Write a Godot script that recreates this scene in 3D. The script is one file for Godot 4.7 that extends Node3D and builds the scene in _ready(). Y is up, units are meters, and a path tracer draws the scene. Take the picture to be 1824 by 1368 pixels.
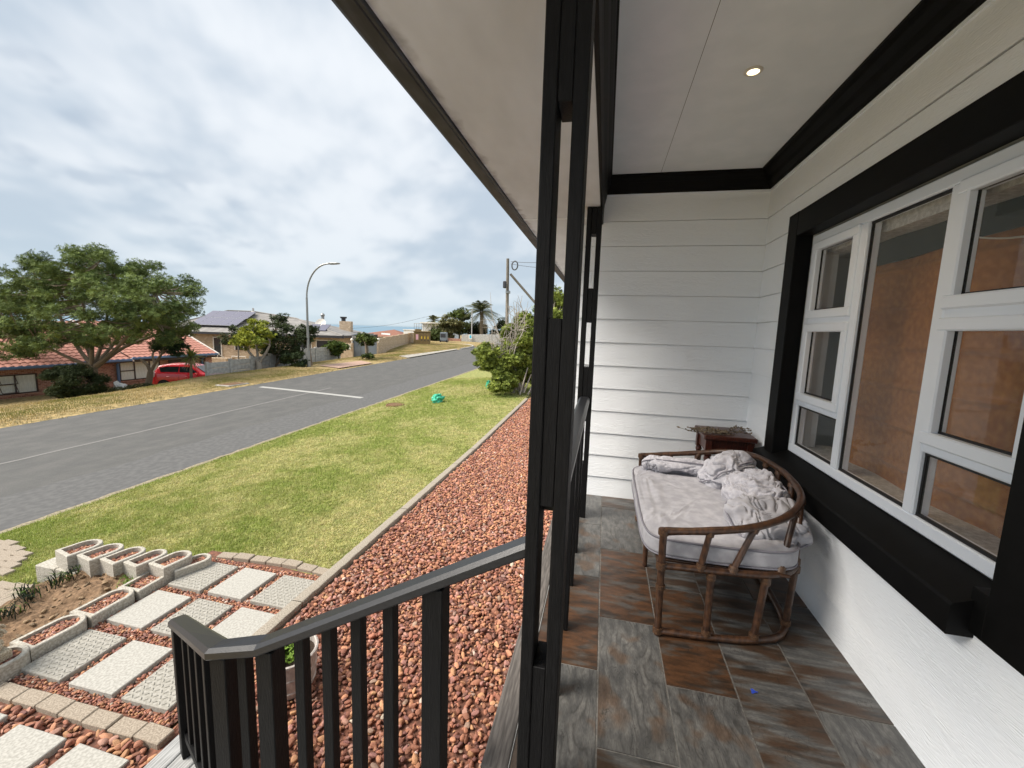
extends Node3D

# ---------------------------------------------------------------- mesh helper
class MB:
	var v := PackedVector3Array()
	var n := PackedVector3Array()
	var uv := PackedVector2Array()
	var c := PackedColorArray()
	var col := Color(1, 1, 1)
	var tint := false
	func vert(p, nn, t):
		v.append(p); n.append(nn); uv.append(t)
		if tint: c.append(col)
	func tri_out(a, b, d, mid, ua = Vector2.ZERO, ub = Vector2.RIGHT, ud = Vector2.ONE):
		var nn: Vector3 = (b - a).cross(d - a)
		if nn.length_squared() < 1e-16: return
		nn = nn.normalized()
		if nn.dot((a + b + d) / 3.0 - mid) < 0.0:
			nn = -nn
			vert(a, nn, ua); vert(b, nn, ub); vert(d, nn, ud)
		else:
			vert(a, nn, ua); vert(d, nn, ud); vert(b, nn, ub)
	func quad_out(a, b, d, e, mid):
		tri_out(a, b, d, mid, Vector2(0, 0), Vector2(1, 0), Vector2(1, 1))
		tri_out(a, d, e, mid, Vector2(0, 0), Vector2(1, 1), Vector2(0, 1))
	# quad whose vertices run counter-clockwise seen from outside
	func quad(a, b, d, e):
		var nn: Vector3 = (b - a).cross(e - a) + (d - b).cross(e - d) * 0.0
		if nn.length_squared() < 1e-18: nn = (d - b).cross(e - b)
		nn = nn.normalized()
		vert(a, nn, Vector2(0, 0)); vert(d, nn, Vector2(1, 1)); vert(b, nn, Vector2(1, 0))
		vert(a, nn, Vector2(0, 0)); vert(e, nn, Vector2(0, 1)); vert(d, nn, Vector2(1, 1))
	func quad_uv(a, b, d, e, ua, ub, ud, ue):
		var nn: Vector3 = (b - a).cross(e - a).normalized()
		vert(a, nn, ua); vert(d, nn, ud); vert(b, nn, ub)
		vert(a, nn, ua); vert(e, nn, ue); vert(d, nn, ud)
	func box(lo: Vector3, hi: Vector3, ch := 0.0, t := Transform3D()):
		var m := (lo + hi) * 0.5
		var h := (hi - lo).abs() * 0.5
		var mid: Vector3 = t * m
		ch = minf(ch, minf(h.x, minf(h.y, h.z)) * 0.9)
		var P := func(sx, sy, sz, k):
			var q := Vector3(sx * (h.x - (0.0 if k == 0 else ch)), sy * (h.y - (0.0 if k == 1 else ch)), sz * (h.z - (0.0 if k == 2 else ch)))
			return t * (m + q)
		for s in [-1, 1]:
			quad_out(P.call(s, -1, -1, 0), P.call(s, 1, -1, 0), P.call(s, 1, 1, 0), P.call(s, -1, 1, 0), mid)
			quad_out(P.call(-1, s, -1, 1), P.call(1, s, -1, 1), P.call(1, s, 1, 1), P.call(-1, s, 1, 1), mid)
			quad_out(P.call(-1, -1, s, 2), P.call(1, -1, s, 2), P.call(1, 1, s, 2), P.call(-1, 1, s, 2), mid)
		if ch <= 0.0: return
		for a in [-1, 1]:
			for b in [-1, 1]:
				quad_out(P.call(a, b, -1, 0), P.call(a, b, 1, 0), P.call(a, b, 1, 1), P.call(a, b, -1, 1), mid)
				quad_out(P.call(a, -1, b, 0), P.call(a, 1, b, 0), P.call(a, 1, b, 2), P.call(a, -1, b, 2), mid)
				quad_out(P.call(-1, a, b, 1), P.call(1, a, b, 1), P.call(1, a, b, 2), P.call(-1, a, b, 2), mid)
				for d in [-1, 1]:
					tri_out(P.call(a, b, d, 0), P.call(a, b, d, 1), P.call(a, b, d, 2), mid)
	# round bar through points with radii
	func tube(pts, radii, seg := 8, cap := true):
		var rings := []
		var nrm := []
		var side := Vector3.ZERO
		var along := 0.0
		var lens := []
		for i in pts.size():
			var d: Vector3 = (pts[mini(i + 1, pts.size() - 1)] - pts[maxi(i - 1, 0)]).normalized()
			if i == 0:
				side = d.cross(Vector3.UP if absf(d.y) < 0.9 else Vector3.RIGHT).normalized()
			else:
				side = (side - d * side.dot(d)).normalized()
				along += pts[i].distance_to(pts[i - 1])
			lens.append(along)
			var up := side.cross(d)
			var r: float = radii[i] if radii is Array else radii
			var ring := []
			var nn := []
			for k in seg + 1:
				var a := TAU * k / seg
				var o: Vector3 = side * cos(a) + up * sin(a)
				ring.append(pts[i] + o * r); nn.append(o)
			rings.append(ring); nrm.append(nn)
		for i in pts.size() - 1:
			for k in seg:
				var A = [rings[i][k], rings[i][k + 1], rings[i + 1][k + 1], rings[i + 1][k]]
				var N = [nrm[i][k], nrm[i][k + 1], nrm[i + 1][k + 1], nrm[i + 1][k]]
				var T = [Vector2(float(k) / seg, lens[i]), Vector2(float(k + 1) / seg, lens[i]), Vector2(float(k + 1) / seg, lens[i + 1]), Vector2(float(k) / seg, lens[i + 1])]
				for j in [0, 1, 2, 0, 2, 3]:
					vert(A[j], N[j], T[j])
		if cap:
			for e in [0, pts.size() - 1]:
				var mid: Vector3 = pts[1 if e == 0 else e - 1]
				for k in seg:
					tri_out(pts[e], rings[e][k], rings[e][k + 1], mid)
	# solid of revolution: profile of (radius, height)
	func lathe(prof, seg, t := Transform3D()):
		for i in prof.size() - 1:
			var a = prof[i]
			var b = prof[i + 1]
			var dn := Vector2(b.y - a.y, a.x - b.x).normalized()
			for k in seg:
				var a0 = TAU * k / seg
				var a1 = TAU * (k + 1) / seg
				var d0 := Vector3(cos(a0), 0, sin(a0))
				var d1 := Vector3(cos(a1), 0, sin(a1))
				var p = [d0 * a.x + Vector3.UP * a.y, d1 * a.x + Vector3.UP * a.y, d1 * b.x + Vector3.UP * b.y, d0 * b.x + Vector3.UP * b.y]
				var q = [d0 * dn.x + Vector3.UP * dn.y, d1 * dn.x + Vector3.UP * dn.y, d1 * dn.x + Vector3.UP * dn.y, d0 * dn.x + Vector3.UP * dn.y]
				for j in [0, 1, 2, 0, 2, 3]:
					vert(t * p[j], (t.basis * q[j]).normalized(), Vector2(float(k) / seg, float(i) / prof.size()))
	# sweep a closed profile of (sideways, up) along a path, mitred in plan
	func sweep(prof, pts, caps := true):
		var rings := []
		for i in pts.size():
			var d0: Vector3 = pts[i] - pts[maxi(i - 1, 0)]
			var d1: Vector3 = pts[mini(i + 1, pts.size() - 1)] - pts[i]
			d0.y = 0; d1.y = 0
			if i == 0: d0 = d1
			if i == pts.size() - 1: d1 = d0
			d0 = d0.normalized(); d1 = d1.normalized()
			var l0 := Vector3(d0.z, 0, -d0.x)
			var l1 := Vector3(d1.z, 0, -d1.x)
			var l := (l0 + l1).normalized()
			l = l / maxf(0.3, l.dot(l0))
			var ring := []
			for p in prof: ring.append(pts[i] + l * p.x + Vector3.UP * p.y)
			rings.append(ring)
		var cm := Vector2.ZERO
		for p in prof: cm += p / prof.size()
		for i in pts.size() - 1:
			var mid: Vector3 = Vector3.ZERO
			for k in prof.size(): mid += (rings[i][k] + rings[i + 1][k]) / (2.0 * prof.size())
			for k in prof.size():
				var k2 = (k + 1) % int(prof.size())
				quad_out(rings[i][k], rings[i][k2], rings[i + 1][k2], rings[i + 1][k], mid)
		if caps:
			for e in [0, pts.size() - 1]:
				var mc := Vector3.ZERO
				for k in prof.size(): mc += rings[e][k] / prof.size()
				var inner: Vector3 = pts[1] if e == 0 else pts[e - 1]
				for k in prof.size():
					tri_out(mc, rings[e][k], rings[e][(k + 1) % int(prof.size())], inner)
	# extrude a polygon given as points in a plane along a vector
	func prism(poly, along: Vector3):
		var m := Vector3.ZERO
		for p in poly: m += p / poly.size()
		var mid := m + along * 0.5
		for i in poly.size():
			var j = (i + 1) % int(poly.size())
			quad_out(poly[i], poly[j], poly[j] + along, poly[i] + along, mid)
			tri_out(m, poly[i], poly[j], mid)
			tri_out(m + along, poly[i] + along, poly[j] + along, mid)
	# grid surface from a function (u, v) -> Vector3, smooth
	func grid(f: Callable, nu: int, nv: int):
		var P := []
		for i in nu + 1:
			var row := []
			for j in nv + 1: row.append(f.call(float(i) / nu, float(j) / nv))
			P.append(row)
		var N := []
		for i in nu + 1:
			var row := []
			for j in nv + 1:
				var du: Vector3 = P[mini(i + 1, nu)][j] - P[maxi(i - 1, 0)][j]
				var dv: Vector3 = P[i][mini(j + 1, nv)] - P[i][maxi(j - 1, 0)]
				var nn := du.cross(dv)
				row.append(nn.normalized() if nn.length_squared() > 1e-18 else Vector3.UP)
			N.append(row)
		for j in [0, nv]:
			if P[0][j].distance_to(P[int(nu / 2)][j]) < 1e-6 and P[0][j].distance_to(P[int(nu / 3)][j]) < 1e-6:
				var sum := Vector3.ZERO
				for i in nu: sum += N[i][1 if j == 0 else nv - 1]
				for i in nu + 1: N[i][j] = sum.normalized()
		if P[0][int(nv / 2)].distance_to(P[nu][int(nv / 2)]) < 1e-6:
			for j in nv + 1:
				var both: Vector3 = (N[0][j] + N[nu][j]).normalized()
				N[0][j] = both
				N[nu][j] = both
		for i in nu:
			for j in nv:
				var q = [[i, j], [i + 1, j], [i + 1, j + 1], [i, j], [i + 1, j + 1], [i, j + 1]]
				for k in [0, 2, 1, 3, 5, 4]:
					var a = q[k][0]
					var b = q[k][1]
					vert(P[a][b], N[a][b], Vector2(float(a) / nu, float(b) / nv))
	func mesh() -> ArrayMesh:
		var m := ArrayMesh.new()
		if v.size() == 0: return m
		var arr := []
		arr.resize(Mesh.ARRAY_MAX)
		arr[Mesh.ARRAY_VERTEX] = v
		arr[Mesh.ARRAY_NORMAL] = n
		arr[Mesh.ARRAY_TEX_UV] = uv
		if tint: arr[Mesh.ARRAY_COLOR] = c
		m.add_surface_from_arrays(Mesh.PRIMITIVE_TRIANGLES, arr)
		return m

# ---------------------------------------------------------------- scene helpers
var taken := {}
var rng := RandomNumberGenerator.new()
var M := {}
var reliefs := {}

func numbered(called: String) -> String:
	if not taken.has(called):
		taken[called] = 0
		return called
	taken[called] += 1
	return "%s_%03d" % [called, taken[called]]

func thing(called, label, category, at := Vector3.ZERO, turn := 0.0, group := ""):
	var o := Node3D.new()
	o.name = numbered(called)
	add_child(o)
	o.position = at
	o.rotation.y = turn
	o.set_meta("label", label); o.set_meta("category", category)
	if group: o.set_meta("group", group)
	return o

func struct(called, at := Vector3.ZERO):
	var o := Node3D.new()
	o.name = numbered(called)
	add_child(o)
	o.position = at
	o.set_meta("kind", "structure")
	return o

func part(parent, called, shape, mat, at := Vector3.ZERO):
	var o := MeshInstance3D.new()
	o.name = called
	o.mesh = shape.mesh() if shape is MB else shape
	o.material_override = mat
	o.position = at
	parent.add_child(o, true)
	return o

func bx(parent, called, lo, hi, mat, ch := 0.0):
	var b := MB.new()
	b.box(lo, hi, ch)
	return part(parent, called, b, mat)

# many copies of one mesh as one part
func scatter(parent, called, mesh, mat, xf: Array, cols: Array):
	var mm := MultiMesh.new()
	mm.transform_format = MultiMesh.TRANSFORM_3D
	mm.use_colors = cols.size() > 0
	mm.mesh = mesh
	mm.instance_count = xf.size()
	for i in xf.size():
		mm.set_instance_transform(i, xf[i])
		if cols.size(): mm.set_instance_color(i, cols[i])
	var o := MultiMeshInstance3D.new()
	o.name = called
	o.multimesh = mm
	o.material_override = mat
	parent.add_child(o, true)
	return o

# ---------------------------------------------------------------- materials
func srgb(r, g, b) -> Color:
	return Color(r / 255.0, g / 255.0, b / 255.0)

func noise(freq, oct := 4, sd := 1, type := FastNoiseLite.TYPE_SIMPLEX_SMOOTH) -> FastNoiseLite:
	var f := FastNoiseLite.new()
	f.noise_type = type
	f.frequency = freq
	f.fractal_octaves = oct
	f.seed = sd
	return f

func ramp(stops: Array) -> Gradient:
	var g := Gradient.new()
	var o := PackedFloat32Array()
	var c := PackedColorArray()
	for s in stops:
		o.append(s[0]); c.append(s[1])
	g.offsets = o; g.colors = c
	return g

func ntex(f: FastNoiseLite, size := 512, g: Gradient = null, normalmap := false, bump := 4.0) -> NoiseTexture2D:
	var t := NoiseTexture2D.new()
	t.width = size; t.height = size
	t.seamless = true
	t.noise = f
	if g: t.color_ramp = g
	t.as_normal_map = normalmap
	t.bump_strength = bump
	return t

func plain(c: Color, rough := 0.7, metal := 0.0) -> StandardMaterial3D:
	var m := StandardMaterial3D.new()
	m.albedo_color = c
	m.roughness = rough
	m.metallic = metal
	return m

# noisy colour between two tones, triplanar in world space
func toned(c0: Color, c1: Color, scale, rough := 0.8, sd := 1, relief := 0.0, freq := 0.012, oct := 5) -> StandardMaterial3D:
	var m := StandardMaterial3D.new()
	var key := "%s_%d" % [str(freq), oct]
	m.albedo_texture = ntex(noise(freq, oct, sd), 512, ramp([[0.25, c0], [0.75, c1]]))
	m.uv1_triplanar = true
	m.uv1_world_triplanar = true
	m.uv1_scale = scale if scale is Vector3 else Vector3.ONE * scale
	m.roughness = rough
	if relief > 0.0:
		m.heightmap_enabled = true
		if not reliefs.has(key): reliefs[key] = ntex(noise(freq * 2.0, oct, 7), 512)
		m.heightmap_texture = reliefs[key]
		m.heightmap_scale = relief
	return m

# image computed pixel by pixel: f(x, y) -> Color (sRGB)
func painted(w: int, h: int, f: Callable) -> ImageTexture:
	var im := Image.create(w, h, false, Image.FORMAT_RGB8)
	for y in h:
		for x in w:
			im.set_pixel(x, y, f.call(x, y))
	return ImageTexture.create_from_image(im)

# ---------------------------------------------------------------- the lie of the land
const XN := -7.55
const XF := -14.1
func ss(a, b, x) -> float:
	var t := clampf((x - a) / (b - a), 0.0, 1.0)
	return t * t * (3.0 - 2.0 * t)
func yroad(z: float) -> float:
	var d := -z
	return -1.4 + 0.02 * d if d < 50.0 else -0.4 + 0.008 * (d - 50.0) - 0.00002 * (d - 50.0) * (d - 50.0)
func yhouse(z: float) -> float:
	return -0.95 + 0.02 * clampf(-z - 8.0, 0.0, 30.0)
func crest(z: float) -> float:
	return lerpf(-17.0, -24.0, ss(-33.0, -40.0, z)) + 0.9 * (1.0 - ss(-11.5, -16.5, z))
func ground(x: float, z: float) -> float:
	if z < -130.0: return lerpf(ground_near(x, -130.0), -30.0, ss(-130.0, -420.0, z))
	return ground_near(x, z)
func ground_near(x: float, z: float) -> float:
	if x >= -2.45: return yhouse(z)
	if x >= XN: return lerpf(yroad(z), yhouse(z), 1.0 - pow(1.0 - (x - XN) / (-2.45 - XN), 1.7))
	if x >= XF: return yroad(z)
	var v := yroad(z) + 0.03
	v += minf(XF - x, 5.0) * 0.04 * ss(-35.0, -41.0, z) * (1.0 - ss(-50.0, -60.0, z))
	var c := crest(z)
	var low := -2.72 + 0.018 * maxf(0.0, -z - 20.0)
	low = minf(low, v - 0.3)
	var h := lerpf(v, low, ss(c, c - 8.0, x)) if x < c else v
	if x < -45.0: h = lerpf(h, -40.0, ss(-45.0, -420.0, x))
	return h
func make_sky() -> PanoramaSkyMaterial:
	var W := 1536
	var Hh := 768
	var im := Image.create(W, Hh, false, Image.FORMAT_RGBF)
	var big := noise(0.22, 5, 11)
	var wisp := noise(0.9, 5, 23)
	var puff := noise(1.6, 5, 37)
	var mask := noise(0.35, 2, 51)
	for j in Hh:
		var th := PI * (j + 0.5) / Hh
		var y := cos(th)
		var s := sin(th)
		for i in W:
			var ph := TAU * (i + 0.5) / W
			var dx := sin(ph) * s
			var dz := -cos(ph) * s
			var yy := maxf(y, 0.0)
			var k := 1.0 / (yy + 0.22)
			# cloud sheet seen in perspective; streaks run along one direction
			var px := dx * k
			var pz := dz * k
			var a := px * 0.62 + pz * 0.78
			var b := -px * 0.78 + pz * 0.62
			var m := big.get_noise_2d(a * 2.6, b * 3.4) * 0.5 + 0.5
			var w := wisp.get_noise_2d(a * 2.4 + m * 0.8, b * 3.6) * 0.5 + 0.5
			var p := puff.get_noise_2d(px * 2.0, pz * 2.0) * 0.5 + 0.5
			var mk := ss(0.5, 0.72, mask.get_noise_2d(px * 1.7 + 3.0, pz * 1.7) * 0.5 + 0.5)
			var cover := clampf(ss(0.30, 0.66, m * 0.62 + w * 0.38), 0.0, 1.0)
			var dark := ss(0.52, 0.74, p) * mk * 0.55 + ss(0.55, 0.85, w) * ss(0.45, 0.75, 1.0 - m) * 0.35
			var white := Color(0.76, 0.80, 0.85)
			var grey := Color(0.48, 0.56, 0.655)
			var col := grey.lerp(white, cover)
			col = col.lerp(Color(0.36, 0.44, 0.55), dark * 0.8)
			# pale clear band over the sea
			var band := exp(-yy * 9.0)
			col = col.lerp(Color(0.52, 0.65, 0.72), band * 0.72)
			col = col.lerp(Color(0.66, 0.74, 0.78), exp(-yy * 40.0) * 0.35)
			var lift := lerpf(0.73, 0.77, yy)
			if y < 0.0: col = Color(0.42, 0.52, 0.58)
			im.set_pixel(i, j, Color(col.r * lift, col.g * lift, col.b * lift))
	var m2 := PanoramaSkyMaterial.new()
	m2.panorama = ImageTexture.create_from_image(im)
	return m2

func setup_world():
	# camera: solved from the straight edges of the porch
	var cam := Camera3D.new()
	cam.name = "camera"
	add_child(cam)
	var r := Vector3(0.9757012816, 0.0325367390, -0.2166757247)
	var u := Vector3(-0.0592504210, 0.9912493314, -0.1179582579)
	var f := Vector3(-0.2109416902, -0.1279301513, -0.9690910585)
	cam.transform = Transform3D(Basis(r, u, -f), Vector3(0, 1.5, 0))
	cam.fov = rad_to_deg(2.0 * atan(684.0 / 745.0))
	cam.near = 0.05
	cam.far = 60000.0
	cam.current = true
	var env := Environment.new()
	env.background_mode = Environment.BG_SKY
	env.sky = Sky.new()
	env.sky.sky_material = make_sky()
	env.tonemap_mode = Environment.TONE_MAPPER_LINEAR
	env.tonemap_exposure = 1.56
	env.sdfgi_enabled = true
	env.ssao_enabled = true
	env.ssil_enabled = true
	var we := WorldEnvironment.new()
	we.name = "world"
	we.environment = env
	add_child(we)
	# bright thin overcast: a wide soft sun high over the street
	var sun := DirectionalLight3D.new()
	sun.name = "sun"
	sun.light_energy = 1.5
	sun.light_angular_distance = 34.0
	sun.light_color = Color(1.0, 0.965, 0.92)
	sun.shadow_enabled = true
	add_child(sun)
	sun.look_at_from_position(Vector3(-5.1, 6.2, 2.5), Vector3.ZERO, Vector3.FORWARD)
func grain_height(w, h, sd) -> ImageTexture:
	var n1 := noise(0.006, 3, sd)
	var n2 := noise(0.03, 3, sd + 1)
	var fine := noise(0.25, 2, sd + 2)
	var knots := []
	rng.seed = sd
	for i in 5: knots.append(Vector2(rng.randf() * w, rng.randf() * h))
	return painted(w, h, func(x, y):
		var yy := float(y)
		for k in knots:
			var dx: float = (x - k.x) / 70.0
			var dy: float = (y - k.y) / 16.0
			yy += signf(dy) * 16.0 * exp(-dx * dx - absf(dy) * 0.7) * 0.9
		var q := yy / 7.0 + 3.2 * n1.get_noise_2d(x, yy * 5.0) + 0.8 * n2.get_noise_2d(x * 0.6, yy * 2.0)
		var s := 0.5 + 0.5 * sin(q * TAU)
		s = pow(s, 0.6) * (0.55 + 0.45 * clampf(0.5 + n1.get_noise_2d(x * 0.7 + 300.0, yy * 1.5) * 1.6, 0.0, 1.0))
		var g := clampf(s * 0.8 + fine.get_noise_2d(x * 0.15, y * 2.0) * 0.25 + 0.15, 0.0, 1.0)
		return Color(g, g, g))

func tile_texture(sd: int, kind: int) -> ImageTexture:
	var a := noise(0.012, 4, sd)
	var b := noise(0.03, 4, sd + 1)
	var c := noise(0.12, 3, sd + 2)
	var big := noise(0.006, 3, sd + 3)
	var grey := srgb(70, 70, 69)
	var pale := srgb(100, 99, 96)
	var brown := srgb(60, 42, 29)
	var rust := srgb(80, 55, 37)
	var dark := srgb(30, 29, 28)
	return painted(200, 500, func(x, y):
		var col: Color
		if kind == 0:      # grey board with grain running its length
			var warp := big.get_noise_2d(x * 1.2, y * 0.45) * 1.5 + a.get_noise_2d(x * 0.7, y * 0.25) * 0.3
			var ring := 0.5 + 0.5 * sin((x * 0.03 + warp) * 11.0)
			col = grey.lerp(pale, clampf(0.4 + 0.9 * b.get_noise_2d(x, y * 0.4), 0.0, 1.0))
			col = col.lerp(dark, pow(ring, 6.0) * 0.36 * clampf(0.5 + a.get_noise_2d(x + 50.0, y * 0.6) * 2.0, 0.0, 1.0))
			col = col.lerp(rust, clampf(big.get_noise_2d(x + 700.0, y) * 1.6 - 0.3, 0.0, 0.45))
		elif kind == 1:    # brown, brushed across
			var st := b.get_noise_2d(x * 0.3, y * 1.4)
			col = brown.lerp(rust, clampf(0.5 + st * 1.2, 0.0, 1.0))
			col = col.lerp(grey, clampf(a.get_noise_2d(x * 0.5, y * 1.6) * 1.9 - 0.05, 0.0, 0.8))
			col = col.lerp(dark, clampf(a.get_noise_2d(x * 0.4 + 90.0, y * 1.5) * 1.8 - 0.25, 0.0, 0.6))
		else:              # mixed grey and brown, brushed across
			var st2 := b.get_noise_2d(x * 0.22, y * 1.5)
			col = grey.lerp(pale, clampf(0.35 + st2, 0.0, 1.0))
			col = col.lerp(brown, clampf(0.35 + big.get_noise_2d(x * 0.5, y * 2.2) * 1.5 + b.get_noise_2d(x * 0.25, y * 1.4 + 70.0) * 0.6, 0.0, 0.85))
			col = col.lerp(dark, clampf(a.get_noise_2d(x * 0.4, y * 1.4) * 1.8 - 0.3, 0.0, 0.55))
		# thin dark cracks and scuffs
		var cr := absf(a.get_noise_2d(x * 2.0 + 40.0, y * 0.9))
		col = col.lerp(dark, clampf(1.0 - cr * 30.0, 0.0, 1.0) * 0.55 * clampf(big.get_noise_2d(x * 2.0, y) * 3.0, 0.0, 1.0))
		var f := 1.0 + 0.16 * c.get_noise_2d(x * (2.0 if kind == 0 else 0.5), y * (0.5 if kind == 0 else 2.0))
		return Color(col.r * f, col.g * f, col.b * f))

func make_materials():
	var grain := grain_height(1024, 256, 5)
	var m: StandardMaterial3D
	# white fibre-cement siding with pressed wood grain
	m = plain(srgb(240, 244, 248), 0.55)
	m.heightmap_enabled = true
	m.heightmap_texture = grain
	m.heightmap_scale = 0.17
	M.siding = m
	m = toned(srgb(222, 227, 232), srgb(228, 232, 237), 0.6, 0.8, 3)
	M.ceiling = m
	# painted timber, nearly black
	m = toned(srgb(12, 12, 13), srgb(18, 18, 19), Vector3(14, 1.6, 14), 0.55, 5, 0.09)
	m.metallic_specular = 0.3
	M.black = m
	m = toned(srgb(26, 27, 30), srgb(32, 33, 36), Vector3(3, 14, 14), 0.36, 6, 0.02)
	M.rail = m
	M.blackwall = toned(srgb(11, 11, 11), srgb(14, 14, 14), 2.0, 0.55, 7, 0.01)
	M.blackwall.metallic_specular = 0.25
	M.upvc = plain(srgb(238, 244, 252), 0.28)
	M.rubber = plain(srgb(22, 22, 24), 0.6)
	m = plain(Color(0.9, 0.95, 0.95, 0.06), 0.0)
	m.transparency = BaseMaterial3D.TRANSPARENCY_ALPHA
	m.metallic_specular = 0.36
	M.glass = m
	M.tiles = []
	var kinds := [0, 1, 2, 0, 1, 2, 0, 2]
	for i in 8:
		m = StandardMaterial3D.new()
		m.albedo_texture = tile_texture(100 + i * 17, kinds[i])
		m.roughness = 0.36
		m.heightmap_enabled = true
		m.heightmap_texture = m.albedo_texture
		m.heightmap_scale = 0.012
		M.tiles.append(m)
	M.grout = toned(srgb(92, 90, 87), srgb(112, 110, 106), 6.0, 0.9, 9)
	M.weathered = toned(srgb(74, 70, 67), srgb(104, 99, 95), Vector3(10, 10, 0.9), 0.85, 12, 0.015)
	M.whitewash = toned(srgb(128, 129, 128), srgb(164, 165, 164), Vector3(12, 12, 0.8), 0.8, 13, 0.015)
	M.gutter = toned(srgb(36, 37, 42), srgb(56, 57, 62), Vector3(3, 3, 0.7), 0.6, 14)
	# rattan
	m = toned(srgb(44, 27, 18), srgb(80, 53, 34), Vector3(5, 3, 3), 0.38, 15, 0.0)
	M.rattan = m
	M.binding = toned(srgb(58, 38, 25), srgb(92, 66, 44), 12.0, 0.5, 16, 0.0)
	# suede-like cushion, worn in pale blotches
	m = toned(srgb(152, 151, 157), srgb(174, 173, 178), 1.6, 0.9, 17, 0.004, 0.014, 6)
	m.rim_enabled = true
	m.rim = 0.3
	M.cushion = m
	m = toned(srgb(164, 163, 170), srgb(194, 193, 199), 3.0, 0.9, 18, 0.006, 0.02, 6)
	m.rim_enabled = true
	m.rim = 0.3
	M.cushion2 = m
	M.piping = plain(srgb(124, 122, 130), 0.9)
	M.mahogany = toned(srgb(46, 20, 14), srgb(78, 36, 24), Vector3(12, 3, 12), 0.32, 19)
	M.dried = toned(srgb(84, 74, 60), srgb(120, 106, 86), 20.0, 0.9, 20)
	M.fabric = toned(srgb(152, 96, 42), srgb(174, 116, 56), 3.0, 0.9, 21, 0.01)
	M.fabric2 = toned(srgb(34, 42, 40), srgb(44, 52, 50), 5.0, 0.9, 22)
	M.room = plain(srgb(176, 170, 160), 0.85)
	M.innersill = toned(srgb(176, 172, 164), srgb(205, 202, 196), 5.0, 0.6, 23)
	M.cord = plain(srgb(214, 206, 190), 0.8)
	M.bluebit = plain(srgb(36, 66, 168), 0.5)
	m = plain(Color(1, 1, 1), 0.5)
	m.emission_enabled = true
	m.emission = Color(1.0, 0.9, 0.7)
	m.emission_energy_multiplier = 3.0
	M.lamp = m
	M.lampring = plain(srgb(214, 208, 196), 0.35, 0.3)
	# soffit board, stained along the gutter
	var sn := noise(0.03, 5, 61)
	var sf := noise(0.009, 3, 62)
	var mould := srgb(84, 82, 86)
	var board := srgb(204, 208, 216)
	m = StandardMaterial3D.new()
	m.albedo_texture = painted(1024, 128, func(x, y):
		var d := float(y) / 128.0
		var edge := 0.055 + 0.03 * sf.get_noise_2d(x * 2.0, 0.0) + 0.05 * sn.get_noise_2d(x * 0.6, y * 1.5)
		var k := clampf((edge - d) * 11.0, 0.0, 1.0) * clampf(0.75 + sn.get_noise_2d(x, y) * 1.2, 0.0, 1.0)
		var cc: Color = board.lerp(mould, k * 0.55)
		var f := 1.0 + 0.04 * sf.get_noise_2d(x, y * 3.0)
		return Color(cc.r * f, cc.g * f, cc.b * f))
	m.roughness = 0.85
	M.soffit = m
	# garden
	m = StandardMaterial3D.new()
	m.vertex_color_use_as_albedo = true
	m.roughness = 0.75
	m.heightmap_enabled = true
	m.heightmap_texture = ntex(noise(0.03, 4, 31), 256)
	m.heightmap_scale = 0.12
	m.uv1_triplanar = true
	m.uv1_scale = Vector3.ONE * 3.0
	M.stone = m
	M.redsoil = toned(srgb(92, 62, 50), srgb(128, 84, 66), 3.0, 0.95, 33, 0.3)
	M.concrete = toned(srgb(148, 146, 139), srgb(172, 170, 163), 3.0, 0.88, 34, 0.012, 0.03, 6)
	M.concrete2 = toned(srgb(138, 135, 126), srgb(162, 159, 151), 2.4, 0.9, 35, 0.015, 0.03, 6)
	M.block = toned(srgb(146, 141, 130), srgb(182, 178, 168), 3.0, 0.92, 36, 0.03, 0.03, 6)
	M.brickpale = toned(srgb(128, 117, 103), srgb(162, 151, 136), 4.5, 0.92, 37, 0.03, 0.03, 6)
	M.edging = toned(srgb(128, 120, 108), srgb(160, 152, 139), 4.0, 0.92, 38, 0.03, 0.03, 6)
	M.soil = toned(srgb(94, 74, 54), srgb(134, 108, 82), 2.5, 0.95, 39, 0.6, 0.02, 6)
	M.darksoil = toned(srgb(52, 42, 34), srgb(84, 68, 54), 6.0, 0.95, 40, 0.4, 0.03, 5)
	M.potclay = toned(srgb(150, 142, 136), srgb(196, 190, 184), Vector3(6, 2, 6), 0.7, 41, 0.03)
	M.statue = toned(srgb(150, 138, 116), srgb(196, 186, 166), 6.0, 0.9, 42, 0.2, 0.03, 5)
	M.asphalt = asphalt()
	M.patch = toned(srgb(80, 80, 80), srgb(92, 92, 91), Vector3(0.5, 0.5, 0.4), 0.92, 44, 0.04, 0.03, 6)
	M.seam = toned(srgb(104, 103, 101), srgb(122, 121, 118), 1.0, 0.95, 45, 0.0, 0.06, 5)
	M.roadpaint = toned(srgb(142, 142, 138), srgb(168, 168, 164), 2.5, 0.8, 46, 0.0, 0.04, 6)
	M.kerb = toned(srgb(116, 107, 88), srgb(150, 140, 118), 1.2, 0.92, 47, 0.15, 0.03, 6)
	M.lawn = toned(srgb(104, 112, 54), srgb(150, 148, 88), Vector3(0.35, 0.35, 0.35), 0.95, 48, 0.5, 0.03, 6)
	M.verge = toned(srgb(112, 100, 62), srgb(172, 148, 100), Vector3(0.28, 0.28, 0.28), 0.95, 49, 0.6, 0.03, 6)
	m = StandardMaterial3D.new()
	m.vertex_color_use_as_albedo = true
	m.roughness = 0.85
	m.metallic_specular = 0.2
	m.backlight_enabled = true
	m.backlight = Color(0.5, 0.5, 0.3)
	M.blade = m
	m = StandardMaterial3D.new()
	m.vertex_color_use_as_albedo = true
	m.roughness = 0.8
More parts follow.
